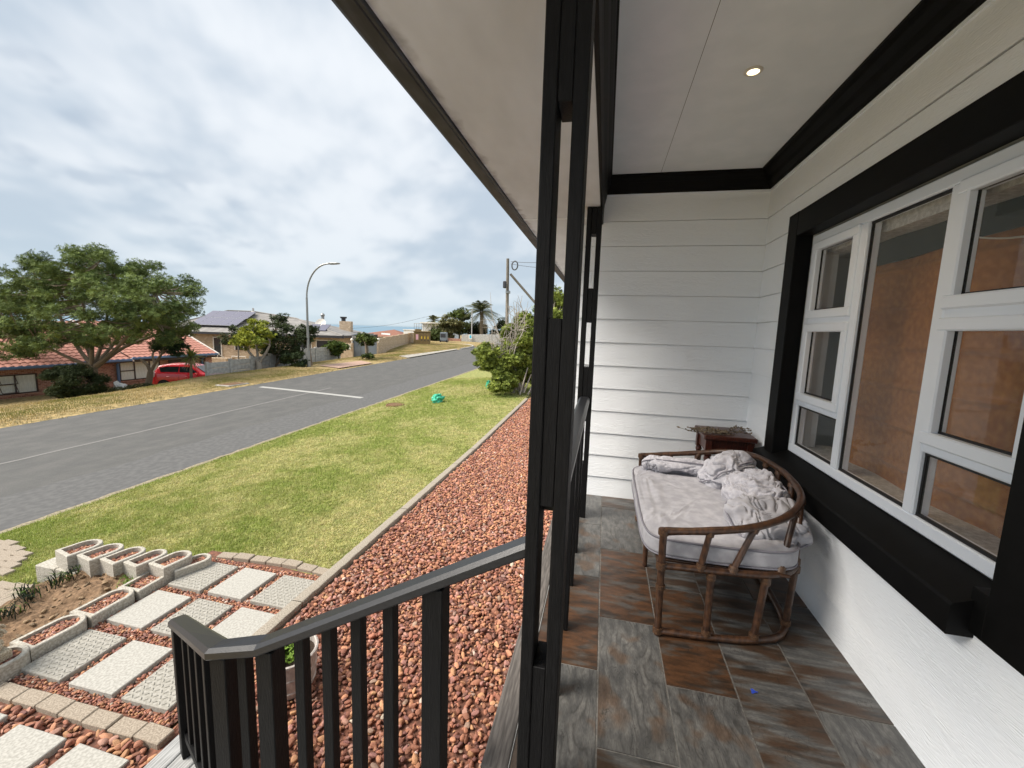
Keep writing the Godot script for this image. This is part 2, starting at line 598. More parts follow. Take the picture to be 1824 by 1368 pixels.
	m.metallic_specular = 0.25
	m.backlight_enabled = true
	m.backlight = Color(0.4, 0.4, 0.25)
	M.leaf = m
	M.bark = toned(srgb(96, 84, 70), srgb(146, 132, 114), Vector3(5, 1.5, 5), 0.95, 52, 0.5, 0.03, 5)
	M.barkgrey = toned(srgb(142, 134, 124), srgb(184, 176, 166), Vector3(6, 2, 6), 0.95, 53, 0.4, 0.03, 5)
	# far buildings
	M.brickred = brick_texture(srgb(132, 88, 72), srgb(170, 122, 102), srgb(178, 166, 154), 71)
	M.brickbeige = brick_texture(srgb(170, 148, 122), srgb(200, 180, 154), srgb(184, 170, 152), 72)
	M.rooftile = toned(srgb(158, 106, 92), srgb(188, 134, 116), Vector3(1.5, 1.5, 1.5), 0.8, 73, 0.0, 0.04, 5)
	M.roofbrown = toned(srgb(116, 76, 62), srgb(142, 98, 80), 0.8, 0.85, 74)
	M.roofgrey = toned(srgb(112, 109, 106), srgb(140, 137, 133), Vector3(0.2, 7.0, 0.2), 0.7, 75)
	M.flash = plain(srgb(178, 176, 174), 0.5, 0.2)
	M.bluetrim = plain(srgb(84, 112, 148), 0.5)
	M.whitetrim = plain(srgb(220, 216, 208), 0.6)
	M.brownframe = plain(srgb(54, 36, 32), 0.5)
	M.darkdoor = toned(srgb(46, 34, 32), srgb(58, 44, 40), Vector3(1, 8, 1), 0.6, 76)
	M.charcoal = plain(srgb(52, 54, 60), 0.5)
	m = plain(srgb(58, 64, 66), 0.05)
	m.metallic_specular = 0.8
	M.darkglass = m
	M.curtain = toned(srgb(190, 192, 186), srgb(220, 222, 216), Vector3(6, 0.3, 6), 0.9, 77)
	M.panel = plain(srgb(98, 98, 114), 0.5)
	M.panelframe = plain(srgb(196, 198, 204), 0.35, 0.4)
	M.precast = toned(srgb(158, 158, 155), srgb(182, 182, 179), 0.7, 0.9, 78)
	M.whitewall = toned(srgb(206, 207, 206), srgb(222, 223, 222), 0.4, 0.8, 79)
	M.galv = plain(srgb(150, 152, 152), 0.42, 0.55)
	M.gate = plain(srgb(122, 132, 142), 0.5, 0.2)
	M.kiosk = toned(srgb(112, 94, 60), srgb(132, 112, 74), 1.0, 0.7, 80)
	M.poleWood = toned(srgb(104, 98, 90), srgb(130, 124, 115), Vector3(6, 0.8, 6), 0.9, 81)
	M.wire = plain(srgb(70, 72, 76), 0.6)
	M.pinkpaving = toned(srgb(150, 122, 106), srgb(176, 148, 132), 1.2, 0.9, 82)
	M.concretedrive = toned(srgb(140, 136, 128), srgb(164, 160, 152), 0.6, 0.9, 83)
	m = plain(srgb(205, 22, 38), 0.22)
	m.clearcoat_enabled = true
	m.clearcoat = 0.8
	m.clearcoat_roughness = 0.08
	M.carred = m
	M.tyre = plain(srgb(26, 26, 27), 0.85)
	M.alloy = plain(srgb(190, 192, 196), 0.3, 0.7)
	M.carglass = plain(srgb(30, 36, 38), 0.04)
	M.taillight = plain(srgb(206, 170, 172), 0.15)
	m = toned(srgb(48, 156, 124), srgb(70, 186, 152), 6.0, 0.35, 84)
	M.bag = m
	M.whitebag = plain(srgb(226, 226, 224), 0.4)
	M.sea = sea_material()
	M.rust = toned(srgb(92, 68, 46), srgb(120, 90, 62), 5.0, 0.95, 86, 0.2)

func sea_material():
	var m := plain(srgb(96, 124, 142), 0.6)
	return m

func asphalt():
	var m := StandardMaterial3D.new()
	m.albedo_texture = ntex(noise(0.012, 5, 91), 1024, ramp([[0.2, srgb(88, 88, 87)], [0.5, srgb(93, 93, 91)], [0.8, srgb(99, 98, 96)]]))
	m.uv1_triplanar = true
	m.uv1_world_triplanar = true
	m.uv1_scale = Vector3(0.16, 0.16, 0.10)
	m.detail_enabled = true
	m.detail_albedo = ntex(noise(0.35, 2, 92), 512, ramp([[0.3, Color(0.62, 0.62, 0.62)], [0.5, Color(1, 1, 1)], [0.72, Color(1, 1, 1)], [0.8, Color(1, 1, 1)]]))
	m.detail_blend_mode = BaseMaterial3D.BLEND_MODE_MUL
	m.detail_uv_layer = BaseMaterial3D.DETAIL_UV_2
	m.uv2_triplanar = true
	m.uv2_world_triplanar = true
	m.uv2_scale = Vector3.ONE * 0.9
	m.roughness = 0.93
	m.heightmap_enabled = true
	m.heightmap_texture = ntex(noise(0.3, 2, 93), 512)
	m.heightmap_scale = 0.25
	return m

# running bond seen from far across the street; bricks are only a few pixels there
func brick_texture(c0: Color, c1: Color, mortar: Color, sd: int) -> StandardMaterial3D:
	var m := StandardMaterial3D.new()
	var t := painted(256, 256, func(x, y):
		var row := int(y / 16)
		var xx = (x + (16 if row % 2 else 0)) % 256
		var bn := int(xx / 32)
		if y % 16 < 2 or xx % 32 < 2: return mortar
		var k := fposmod(sin(row * 12.9898 + bn * 78.233 + sd) * 43758.5453, 1.0)
		return c0.lerp(c1, k))
	m.albedo_texture = t
	m.uv1_triplanar = true
	m.uv1_world_triplanar = true
	m.uv1_scale = Vector3.ONE * (1.0 / 1.36)
	m.uv1_triplanar_sharpness = 8.0
	m.roughness = 0.9
	return m
const WX := 1.222     # face of the side wall
const WZ := -3.84     # face of the end wall

# one lap-siding board: runs from a to b (bottom edge on the wall face), faces out
func siding_board(parent, a: Vector3, b: Vector3, height: float, out: Vector3, k: int):
	var m := MB.new()
	a.y += 0.004
	b.y += 0.004
	var up := Vector3.UP * (height - 0.007)
	var lap := out * 0.017
	var top := out * 0.008
	var len := a.distance_to(b)
	var v0 := fposmod(k * 0.377, 1.0)
	var u0 := fposmod(k * 0.619, 1.0)
	var u1 := u0 + len / 2.6
	var pts = [a + lap, b + lap, b + top + up, a + top + up]
	var right := (b - a).cross(Vector3.UP).dot(out) > 0.0
	if right:
		m.quad_uv(pts[0], pts[1], pts[2], pts[3], Vector2(u0, v0 + 0.75), Vector2(u1, v0 + 0.75), Vector2(u1, v0), Vector2(u0, v0))
	else:
		m.quad_uv(pts[1], pts[0], pts[3], pts[2], Vector2(u1, v0 + 0.75), Vector2(u0, v0 + 0.75), Vector2(u0, v0), Vector2(u1, v0))
	var mid := (a + b) * 0.5 + up * 0.5 - out * 0.02
	m.quad_out(a - out * 0.004, b - out * 0.004, b + lap, a + lap, mid)
	m.quad_out(a - out * 0.004, a + lap, a + top + up, a - out * 0.004 + up, mid)
	m.quad_out(b - out * 0.004, b + lap, b + top + up, b - out * 0.004 + up, mid)
	return part(parent, "siding_board", m, M.siding)

func build_house():
	var h = thing("house", "white clapboard house with covered porch, black trim and white window", "house")
	# --- end wall across the porch
	var wall := Node3D.new()
	wall.name = "end_wall"
	h.add_child(wall)
	bx(wall, "wall_core", Vector3(-0.236, -0.95, WZ - 0.2), Vector3(WX + 0.3, 2.9, WZ - 0.006), M.whitewall)
	var e := 0.206
	var y0 := 2.445 - e * 12.0
	for k in 14:
		var yb := y0 + e * k
		var hh := minf(e + 0.004, 2.668 - yb)
		if k == 0: hh += 0.0
		siding_board(wall, Vector3(-0.25, yb, WZ), Vector3(WX - 0.001, yb, WZ), hh, Vector3(0, 0, 1), k + 3)
	bx(wall, "cover_strip", Vector3(-0.085, 2.652, WZ + 0.004), Vector3(WX - 0.012, 2.668, WZ + 0.02), M.upvc)
	# --- side wall with the window opening
	var sw := Node3D.new()
	sw.name = "side_wall"
	h.add_child(sw)
	for a in [[-0.95, 0.70, -4.04, 2.2], [2.19, 2.9, -4.04, 2.2], [0.70, 2.19, -4.04, -3.215], [0.70, 2.19, -1.49, 2.2]]:
		bx(sw, "wall_core", Vector3(WX + 0.006, a[0], a[2]), Vector3(WX + 0.24, a[1], a[3]), M.whitewall)
	for k in 14:
		var yb := y0 + e * k
		var hh := minf(e + 0.004, 2.668 - yb)
		var segs := [[WZ, 2.2]] if (yb > 2.19 or yb + e < 0.70) else [[WZ, -3.24], [-1.47, 2.2]]
		for s in segs:
			siding_board(sw, Vector3(WX, yb, s[0]), Vector3(WX, yb, s[1]), hh, Vector3(-1, 0, 0), k * 2 + 1)
	bx(sw, "cover_strip", Vector3(WX - 0.02, 2.652, WZ + 0.022), Vector3(WX - 0.004, 2.668, 2.2), M.upvc)
	# house goes on behind the end wall
	var bw := Node3D.new()
	bw.name = "outer_wall"
	h.add_child(bw)
	bx(bw, "wall_core", Vector3(-0.23, -0.95, -9.2), Vector3(0.0, 2.9, WZ - 0.21), M.whitewall)
	for k in 18:
		siding_board(bw, Vector3(-0.236, y0 - e * 4 + e * k, -9.2), Vector3(-0.236, y0 - e * 4 + e * k, WZ - 0.016), e + 0.004, Vector3(-1, 0, 0), k)
	# --- black band round the window, its reveals and the sill
	var sur := Node3D.new()
	sur.name = "window_surround"
	h.add_child(sur)
	var xo := 1.196
	bx(sur, "band", Vector3(xo, 0.60, -3.36), Vector3(1.30, 2.34, -3.213), M.blackwall, 0.004)
	bx(sur, "band", Vector3(xo, 0.585, -1.487), Vector3(1.30, 2.34, -1.345), M.blackwall, 0.004)
	bx(sur, "band", Vector3(xo, 2.182, -3.2125), Vector3(1.30, 2.338, -1.4875), M.blackwall, 0.004)
	bx(sur, "band", Vector3(xo + 0.001, 0.586, -1.545), Vector3(1.29, 0.735, -1.486), M.blackwall, 0.002)
	# sill: sloping top, nosed front
	var sill := MB.new()
	sill.prism([Vector3(1.30, 0.728, -3.40), Vector3(1.145, 0.675, -3.40), Vector3(1.137, 0.665, -3.40), Vector3(1.137, 0.565, -3.40), Vector3(1.23, 0.565, -3.40), Vector3(1.30, 0.60, -3.40)], Vector3(0, 0, 1.87))
	part(sur, "sill", sill, M.blackwall)
	build_window(h)
	build_ceiling(h)
	# porch base under the floor
	bx(h, "porch_base", Vector3(-0.225, -0.95, WZ), Vector3(WX + 0.2, -0.05, 2.2), M.concrete2)

func frame_ring(parent, called, x0, x1, ya, yb, za, zb, w, mat, ch := 0.006):
	var m := MB.new()
	m.box(Vector3(x0, ya, za), Vector3(x1, ya + w, zb), ch)
	m.box(Vector3(x0, yb - w, za), Vector3(x1, yb, zb), ch)
	m.box(Vector3(x0 + 0.001, ya + w - 0.004, za), Vector3(x1 - 0.001, yb - w + 0.004, za + w), ch)
	m.box(Vector3(x0 + 0.001, ya + w - 0.004, zb - w), Vector3(x1 - 0.001, yb - w + 0.004, zb), ch)
	return part(parent, called, m, mat)

func build_window(h):
	var w := Node3D.new()
	w.name = "window"
	h.add_child(w)
	var x := 1.288
	var za := -3.20
	var zb := -1.50
	frame_ring(w, "frame", x + 0.004, x + 0.07, 0.732, 2.172, za, zb, 0.058, M.upvc)
	bx(w, "mullion", Vector3(x + 0.002, 0.788, -2.648), Vector3(x + 0.068, 2.116, -2.588), M.upvc, 0.006)
	bx(w, "mullion", Vector3(x + 0.002, 0.788, -2.052), Vector3(x + 0.068, 2.116, -1.992), M.upvc, 0.006)
	var cells := []
	for col in [[-3.142, -2.648, true], [-2.588, -2.052, false], [-1.992, -1.558, true]]:
		if col[2]:
			for yy in [[1.108, 1.60], [0.79, 1.062]]:
				bx(w, "transom", Vector3(x + 0.003, yy[1] - 0.001, col[0]), Vector3(x + 0.066, yy[1] + 0.047, col[1]), M.upvc, 0.005)
			cells.append([col[0], col[1], 1.647, 2.114, true])
			cells.append([col[0], col[1], 1.109, 1.599, true])
			cells.append([col[0], col[1], 0.79, 1.061, false])
		else:
			cells.append([col[0], col[1], 0.79, 2.114, false])
	for c in cells:
		var inset := 0.0
		if c[4]:
			frame_ring(w, "sash", x - 0.012, x + 0.05, c[2] - 0.012, c[3] + 0.004, c[0] - 0.006, c[1] + 0.006, 0.052, M.upvc)
			inset = 0.036
		var m := MB.new()
		frame_ring(w, "gasket", x + 0.018, x + 0.03, c[2] + inset - 0.004, c[3] - inset + 0.004, c[0] + inset - 0.004, c[1] - inset + 0.004, 0.016, M.rubber, 0.0)
		m.quad(Vector3(x + 0.024, c[2] + inset, c[0] + inset), Vector3(x + 0.024, c[2] + inset, c[1] - inset), Vector3(x + 0.024, c[3] - inset, c[1] - inset), Vector3(x + 0.024, c[3] - inset, c[0] + inset))
		part(w, "pane", m, M.glass)
	# room behind
	var rm := Node3D.new()
	rm.name = "room"
	h.add_child(rm)
	bx(rm, "inner_sill", Vector3(1.36, 0.70, -3.3), Vector3(1.60, 0.762, -1.4), M.innersill, 0.01)
	bx(rm, "room_floor", Vector3(1.47, -0.06, -6.0), Vector3(4.6, 0.0, 1.2), M.mahogany)
	bx(rm, "room_ceiling", Vector3(1.47, 2.5, -6.0), Vector3(4.6, 2.6, 1.2), M.room)
	bx(rm, "room_wall", Vector3(4.5, 0.0, -6.0), Vector3(4.6, 2.5, 1.2), M.room)
	bx(rm, "room_wall", Vector3(1.47, 0.0, -6.1), Vector3(4.6, 2.6, -6.0), M.room)
	bx(rm, "room_wall", Vector3(1.47, 0.0, 1.2), Vector3(4.6, 2.6, 1.3), M.room)
	bx(rm, "room_wall", Vector3(1.47, 0.0, -6.0), Vector3(1.53, 2.6, -4.04), M.room)
	bx(rm, "lintel", Vector3(1.37, 2.06, -3.3), Vector3(1.5, 2.19, -1.4), M.innersill)
	# a tan sheet hung on a cord inside the glass
	var sh = thing("hung_sheet", "tan cloth sheet with ridges imitating reflected siding lines hung behind the window glass", "curtain")
	var nz := noise(0.9, 3, 77)
	var g := MB.new()
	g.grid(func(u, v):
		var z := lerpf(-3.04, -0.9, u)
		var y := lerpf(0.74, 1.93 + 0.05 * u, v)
		var mirror_ridge := 0.0  # ridges spaced like the siding, standing in for its reflection in the glass
		for k in 6: mirror_ridge += 0.014 * exp(-pow((y - 0.86 - k * 0.205) / 0.008, 2.0))
		var x2 := 1.52 + 0.014 * nz.get_noise_2d(z * 2.0, y * 2.0) - mirror_ridge + 0.012 * sin(z * 9.0)
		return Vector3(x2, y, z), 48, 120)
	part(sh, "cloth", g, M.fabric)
	var g2 := MB.new()
	g2.grid(func(u, v):
		var z := lerpf(-3.05, -0.9, u)
		return Vector3(1.485 + 0.006 * sin(z * 12.0), lerpf(1.92 + 0.05 * u, 2.05 + 0.05 * u, v), z), 30, 2)
	part(sh, "dark_hem", g2, M.fabric2)
	var cp := []
	for i in 17:
		var t := i / 16.0
		cp.append(Vector3(1.472, 1.97 - 0.10 * sin(PI * t) + 0.06 * t, lerpf(-2.25, -1.45, t)))
	var cm := MB.new()
	cm.tube(cp, 0.004, 6)
	part(sh, "cord", cm, M.cord)
	# pale curtain bunched at the far end of the window
	var cu = thing("curtain", "pale curtain bunched beside the narrow window panes", "curtain")
	var cg := MB.new()
	cg.grid(func(u, v): return Vector3(1.62 + 0.03 * sin(u * 34.0) + u * 0.10, lerpf(0.77, 2.1, v), lerpf(-3.30, -3.02, u)), 40, 4)
	part(cu, "cloth", cg, M.innersill)

func build_ceiling(h):
	var c := Node3D.new()
	c.name = "porch_ceiling"
	h.add_child(c)
	# two boards with a thin joint
	bx(c, "ceiling_board", Vector3(-0.1, 2.795, WZ - 0.1), Vector3(0.358, 2.83, 0.55), M.ceiling)
	bx(c, "ceiling_board", Vector3(0.361, 2.795, WZ - 0.1), Vector3(WX + 0.1, 2.83, 0.55), M.ceiling)
	bx(c, "joint_backing", Vector3(0.35, 2.797, WZ - 0.1), Vector3(0.37, 2.829, 0.55), M.grout)
	bx(c, "roof_deck", Vector3(-0.9, 2.95, -9.2), Vector3(4.7, 3.05, 0.59), M.gutter)  # roof, ceiling and eave lengthened out of view to keep sun off wall
	# black cornice: profile (distance from wall, below ceiling)
	var prof := [Vector2(0, 0), Vector2(0.125, 0), Vector2(0.125, -0.012), Vector2(0.108, -0.016), Vector2(0.100, -0.034), Vector2(0.078, -0.052), Vector2(0.070, -0.056), Vector2(0.056, -0.082), Vector2(0.036, -0.100), Vector2(0.030, -0.104), Vector2(0.022, -0.122), Vector2(0.016, -0.128), Vector2(0, -0.128)]
	var add := func(called, f: Callable, n: int):
		var m := MB.new()
		for i in prof.size():
			var j := (i + 1) % prof.size()
			var a = f.call(prof[i], 0)
			var b = f.call(prof[j], 0)
			var d = f.call(prof[j], 1)
			var e = f.call(prof[i], 1)
			m.quad_out(a, b, d, e, (f.call(Vector2(0.01, -0.02), 0) + f.call(Vector2(0.01, -0.02), 1)) * 0.5)
		part(c, called, m, M.blackwall)
	var yc := 2.794
	add.call("cornice", func(p, k): return Vector3(WX - p.x, yc + p.y, WZ + p.x if k == 0 else 0.55), 0)
	add.call("cornice", func(p, k): return Vector3(WX - p.x if k == 0 else -0.09 + p.x * 0.5, yc + p.y, WZ + p.x), 0)
	add.call("cornice", func(p, k): return Vector3(-0.085 + p.x * 0.5, yc + p.y * 2.0, WZ + p.x if k == 0 else 0.55), 0)
	# boxed beam over the posts: black inside face
	bx(c, "beam_face", Vector3(-0.092, 2.428, WZ + 0.001), Vector3(-0.074, 2.70, 0.55), M.blackwall, 0.003)
	# soffit, fascia and gutter
	var s := Node3D.new()
	s.name = "eave"
	h.add_child(s)
	var zs := [0.55, -3.62, -6.62, -9.2]
	for i in 3:
		var m := MB.new()
		var z1: float = zs[i] - 0.002
		var z2: float = zs[i + 1] + 0.002
		m.quad_uv(Vector3(-0.735, 2.432, z1), Vector3(-0.735, 2.432, z2), Vector3(-0.093, 2.432, z2), Vector3(-0.093, 2.432, z1), Vector2(i * 0.37, 0), Vector2(i * 0.37 + absf(z1 - z2) / 4.0, 0), Vector2(i * 0.37 + absf(z1 - z2) / 4.0, 1), Vector2(i * 0.37, 1))
		m.box(Vector3(-0.735, 2.434, z2), Vector3(-0.093, 2.446, z1))
		part(s, "soffit_board", m, M.soffit)
		if i > 0: bx(s, "joint_strip", Vector3(-0.734, 2.428, zs[i] - 0.012), Vector3(-0.094, 2.4318, zs[i] + 0.012), M.ceiling, 0.001)
	bx(s, "soffit_backing", Vector3(-0.75, 2.45, -9.2), Vector3(-0.08, 2.5, 0.55), M.gutter)
	bx(s, "fascia", Vector3(-0.752, 2.418, -9.2), Vector3(-0.737, 2.62, 0.55), M.gutter, 0.003)
	var gm := MB.new()
	var gp := [Vector2(0, 0.0), Vector2(-0.018, -0.016), Vector2(-0.07, -0.02), Vector2(-0.086, -0.012), Vector2(-0.092, 0.06), Vector2(-0.102, 0.075), Vector2(-0.102, 0.082), Vector2(-0.086, 0.082), Vector2(-0.08, 0.0), Vector2(-0.07, -0.012), Vector2(-0.02, -0.01), Vector2(-0.004, 0.004)]
	var poly := []
	for p in gp: poly.append(Vector3(-0.752 + p.x, 2.448 + p.y, -9.2))
	for i in poly.size():
		var j := (i + 1) % poly.size()
		gm.quad_out(poly[i], poly[j], poly[j] + Vector3(0, 0, 9.75), poly[i] + Vector3(0, 0, 9.75), Vector3(-0.80, 2.47, -3.5))
	part(s, "gutter", gm, M.gutter)

func build_downlight():
	var d = thing("downlight", "small lit round downlight in the porch ceiling", "ceiling light", Vector3(0.63, 2.795, -2.42))
	var m := MB.new()
	m.lathe([Vector2(0.0275, -0.001), Vector2(0.028, -0.006), Vector2(0.036, -0.007), Vector2(0.042, -0.004), Vector2(0.043, 0.0)], 32)
	part(d, "ring", m, M.lampring)
	var l := MB.new()
	l.lathe([Vector2(0.0, -0.0035), Vector2(0.029, -0.003)], 24)
	part(d, "lens", l, M.lamp)
	var s := SpotLight3D.new()
	s.name = "downlight_beam"
	s.light_energy = 0.35
	s.light_color = Color(1.0, 0.86, 0.66)
	s.spot_angle = 55.0
	s.spot_range = 8.0
	s.spot_attenuation = 2.0
	s.light_size = 0.03
	s.shadow_enabled = true
	d.add_child(s)
	s.position = Vector3(0, -0.012, 0)
	s.rotation.x = -PI / 2.0

func build_floor():
	var f = struct("porch_floor")
	bx(f, "grout_bed", Vector3(-0.236, -0.05, WZ + 0.002), Vector3(WX, -0.003, 2.2), M.grout)
	rng.seed = 7
	var cols := [[-0.236, 0.053, -1.75], [0.058, 0.343, -1.39], [0.348, 0.633, -1.745], [0.638, 0.923, -1.40], [0.928, 1.216, -1.77]]
	# which look each tile has, far to near, as in the photograph
	var looks := [[1, 0, 3, 4, 6, 2, 1, 0], [2, 0, 1, 6, 5, 3, 4, 2], [4, 7, 5, 4, 3, 1, 0, 6], [5, 2, 7, 2, 4, 0, 1, 3], [7, 5, 1, 2, 6, 3, 4, 0]]
	for i in 5:
		var c = cols[i]
		var z: float = c[2] - 0.73 * 4.0
		var k := 0
		while z < 2.2:
			var a := maxf(z + 0.0025, WZ + 0.016)
			var b := minf(z + 0.73 - 0.0025, 2.2)
			if b - a > 0.03:
				var m := MB.new()
				var fl: bool = (i + k) % 2 == 0
				var v0: float = (a - z) / 0.73
				var v1: float = (b - z) / 0.73
				var ua := Vector2(0, v1)
				var ub := Vector2(1, v1)
				var ud := Vector2(1, v0)
				var ue := Vector2(0, v0)
				if fl:
					ua = Vector2(1, 1.0 - v1); ub = Vector2(0, 1.0 - v1); ud = Vector2(0, 1.0 - v0); ue = Vector2(1, 1.0 - v0)
				var ch := 0.0015
				var lo := Vector3(c[0], -0.01, a)
				var hi := Vector3(c[1], 0.0, b)
				m.quad_uv(Vector3(c[0] + ch, 0, b - ch), Vector3(c[1] - ch, 0, b - ch), Vector3(c[1] - ch, 0, a + ch), Vector3(c[0] + ch, 0, a + ch), ua, ub, ud, ue)
				var mid := (lo + hi) * 0.5
				var T = [Vector3(c[0] + ch, 0, a + ch), Vector3(c[1] - ch, 0, a + ch), Vector3(c[1] - ch, 0, b - ch), Vector3(c[0] + ch, 0, b - ch)]
				var B = [Vector3(c[0], -0.004, a), Vector3(c[1], -0.004, a), Vector3(c[1], -0.004, b), Vector3(c[0], -0.004, b)]
				for q in 4:
					m.quad_out(T[q], T[(q + 1) % 4], B[(q + 1) % 4], B[q], mid)
				part(f, "tile", m, M.tiles[looks[i][k % 8]])
			z += 0.73
			k += 1
	# weathered timber along the open edge
	var eb = thing("edge_board", "weathered grey timber board along the open porch edge", "board")
	bx(eb, "board", Vector3(-0.335, -0.045, WZ + 0.03), Vector3(-0.240, -0.002, -1.225), M.weathered, 0.006)
	bx(eb, "board_face", Vector3(-0.30, -0.93, WZ + 0.03), Vector3(-0.24, -0.047, -1.225), M.weathered, 0.004)
	bx(eb, "trim", Vector3(-0.2395, -0.03, WZ + 0.03), Vector3(-0.2365, 0.004, -1.225), M.whitewash, 0.001)

func build_posts():
	for a in [[-1.214, -1.10, [[0.0, 0.525], [1.017, 1.534], [2.061, 2.43]], "black timber porch post of three boards with open slots beside the stair rail"], [-3.414, -3.30, [[0.0, 0.45], [0.80, 1.23], [1.577, 1.835], [2.235, 2.43]], "black slotted timber porch post standing by the white end wall"]]:
		var p = thing("porch_post", a[3], "post", Vector3(-0.131, 0, (a[0] + a[1]) * 0.5), 0.0, "slotted porch posts")
		var hz: float = (a[1] - a[0]) * 0.5
		bx(p, "board", Vector3(-0.056, 0.0, -hz), Vector3(-0.0195, 2.43, hz), M.black, 0.003)
		bx(p, "board", Vector3(0.0195, 0.0, -hz), Vector3(0.056, 2.43, hz), M.black, 0.003)
		for b in a[2]:
			bx(p, "block", Vector3(-0.0185, b[0], -hz + 0.002), Vector3(0.0185, b[1], hz - 0.003), M.black, 0.002)

const RAILP := [Vector2(-0.026, 0.0), Vector2(0.026, 0.0), Vector2(0.041, -0.012), Vector2(0.041, -0.036), Vector2(0.036, -0.042), Vector2(-0.036, -0.042), Vector2(-0.041, -0.036), Vector2(-0.041, -0.012)]

func build_railings():
	var r = thing("stair_railing", "dark handrail with square balusters stepping down from the porch post", "railing", Vector3(-0.19, 0, -1.155))
	var o := Vector3(-0.19, 0, -1.155)
	var P := [Vector3(-0.187, 0.893, -1.152), Vector3(-1.135, 0.372, -1.152), Vector3(-1.338, 0.312, -1.152), Vector3(-2.10, -0.045, -1.60)]
	var m := MB.new()
	m.sweep(RAILP, [P[0] - o, P[0].lerp(P[1], 0.5) - o, P[1].lerp(P[0], 0.03) - o, P[1] - o, P[1].lerp(P[2], 0.15) - o, P[2] - o, P[2].lerp(P[3], 0.5) - o, P[3] - o])
	part(r, "handrail", m, M.rail)
	var top := func(x: float) -> float:
		if x > P[1].x: return lerpf(P[0].y, P[1].y, (x - P[0].x) / (P[1].x - P[0].x))
		return lerpf(P[1].y, P[2].y, (x - P[1].x) / (P[2].x - P[1].x))
	var tread := func(x: float) -> float: return -0.16 * ceilf(clampf((-0.30 - x) / 0.36, 0.0, 5.0))
	for x in [-0.632, -0.75, -0.862, -0.972, -1.215]:
		bx(r, "baluster", Vector3(x - 0.019, tread.call(x), -1.171) - o, Vector3(x + 0.019, top.call(x) - 0.036, -1.133) - o, M.black, 0.002)
	for x in [-0.474, -1.105, -1.305]:
		bx(r, "post", Vector3(x - 0.034, tread.call(x), -1.186) - o, Vector3(x + 0.034, top.call(x) - 0.036, -1.118) - o, M.black, 0.003)
	# flared lower run
	var d: Vector3 = P[3] - P[2]
	var turn := atan2(-d.z, d.x)
	for k in [0.2, 0.38, 0.56, 0.74]:
		var q: Vector3 = P[2].lerp(P[3], k)
		var yb := lerpf(-0.46, -0.655, k)
		var b := MB.new()
		b.box(Vector3(-0.019, 0.0, -0.019), Vector3(0.019, q.y - 0.036 - yb, 0.019), 0.002, Transform3D(Basis(Vector3.UP, turn), Vector3(q.x, yb, q.z) - o))
		part(r, "baluster", b, M.black)
	var e: Vector3 = P[2].lerp(P[3], 0.93)
	var bp := MB.new()
	bp.box(Vector3(-0.034, 0.0, -0.034), Vector3(0.034, e.y - 0.034 + 0.80, 0.034), 0.003, Transform3D(Basis(Vector3.UP, turn), Vector3(e.x, -0.80, e.z) - o))
	part(r, "post", bp, M.black)
	var lr := MB.new()
	lr.sweep([Vector2(-0.02, 0), Vector2(0.02, 0), Vector2(0.02, -0.04), Vector2(-0.02, -0.04)], [Vector3(-1.345, -0.45, -1.155) - o, Vector3(e.x, -0.66, e.z) - o])
	part(r, "lower_rail", lr, M.black)
	# porch-side railing between the two posts
	var s = thing("porch_railing", "black porch railing running between the two slotted posts", "railing", Vector3(-0.131, 0, -2.25))
	var so := Vector3(-0.131, 0, -2.25)
	var sm := MB.new()
	sm.sweep(RAILP, [Vector3(-0.131, 1.0, -1.216) - so, Vector3(-0.131, 1.0, -3.298) - so])
	part(s, "handrail", sm, M.rail)
	for z in [-1.60, -1.99, -2.375, -2.76]:
		bx(s, "baluster", Vector3(-0.162, 0.0, z - 0.03) - so, Vector3(-0.1, 0.966, z + 0.03) - so, M.black, 0.003)

func build_steps():
	var s = thing("porch_steps", "whitewashed timber steps and landing below the stair railing", "steps", Vector3(-1.2, -0.95, -0.5))
	var o := Vector3(-1.2, -0.95, -0.5)
	for k in 5:
		var y := -0.16 * (k + 1)
		var xa := -0.30 - 0.36 * (k + 1)
		var wide := 3 if k < 4 else 2
		if k == 4: xa = -2.20
		var xb := -0.30 - 0.36 * k if k < 4 else -1.74
		var n := 3 if k < 4 else 4
		var w := (xb - xa) / n
		for j in n:
			var zf := -1.19 if k < 4 else -1.70
			bx(s, "plank", Vector3(xa + w * j + 0.003, y - 0.035, zf) - o, Vector3(xa + w * (j + 1) - 0.003, y, 1.2) - o, M.whitewash, 0.004)
	bx(s, "stringer", Vector3(-2.19, -0.95, -1.69) - o, Vector3(-2.15, -0.837, 1.2) - o, M.weathered, 0.003)
	bx(s, "stringer", Vector3(-2.149, -0.95, -1.69) - o, Vector3(-1.75, -0.837, -1.65) - o, M.weathered, 0.003)
	for k in 4:
		bx(s, "riser", Vector3(-0.66 - 0.36 * k + 0.02, -0.95, -1.18) - o, Vector3(-0.66 - 0.36 * k + 0.30, -0.16 * (k + 1) - 0.037, 1.19) - o, M.weathered)
func spline(pts: Array, per := 6) -> Array:
	var out := []
	for i in pts.size() - 1:
		var a: Vector3 = pts[maxi(i - 1, 0)]
		var b: Vector3 = pts[i]
		var c: Vector3 = pts[i + 1]
		var d: Vector3 = pts[mini(i + 2, pts.size() - 1)]
		for k in per: out.append(b.cubic_interpolate(c, a, d, float(k) / per))
	out.append(pts[-1])
	return out

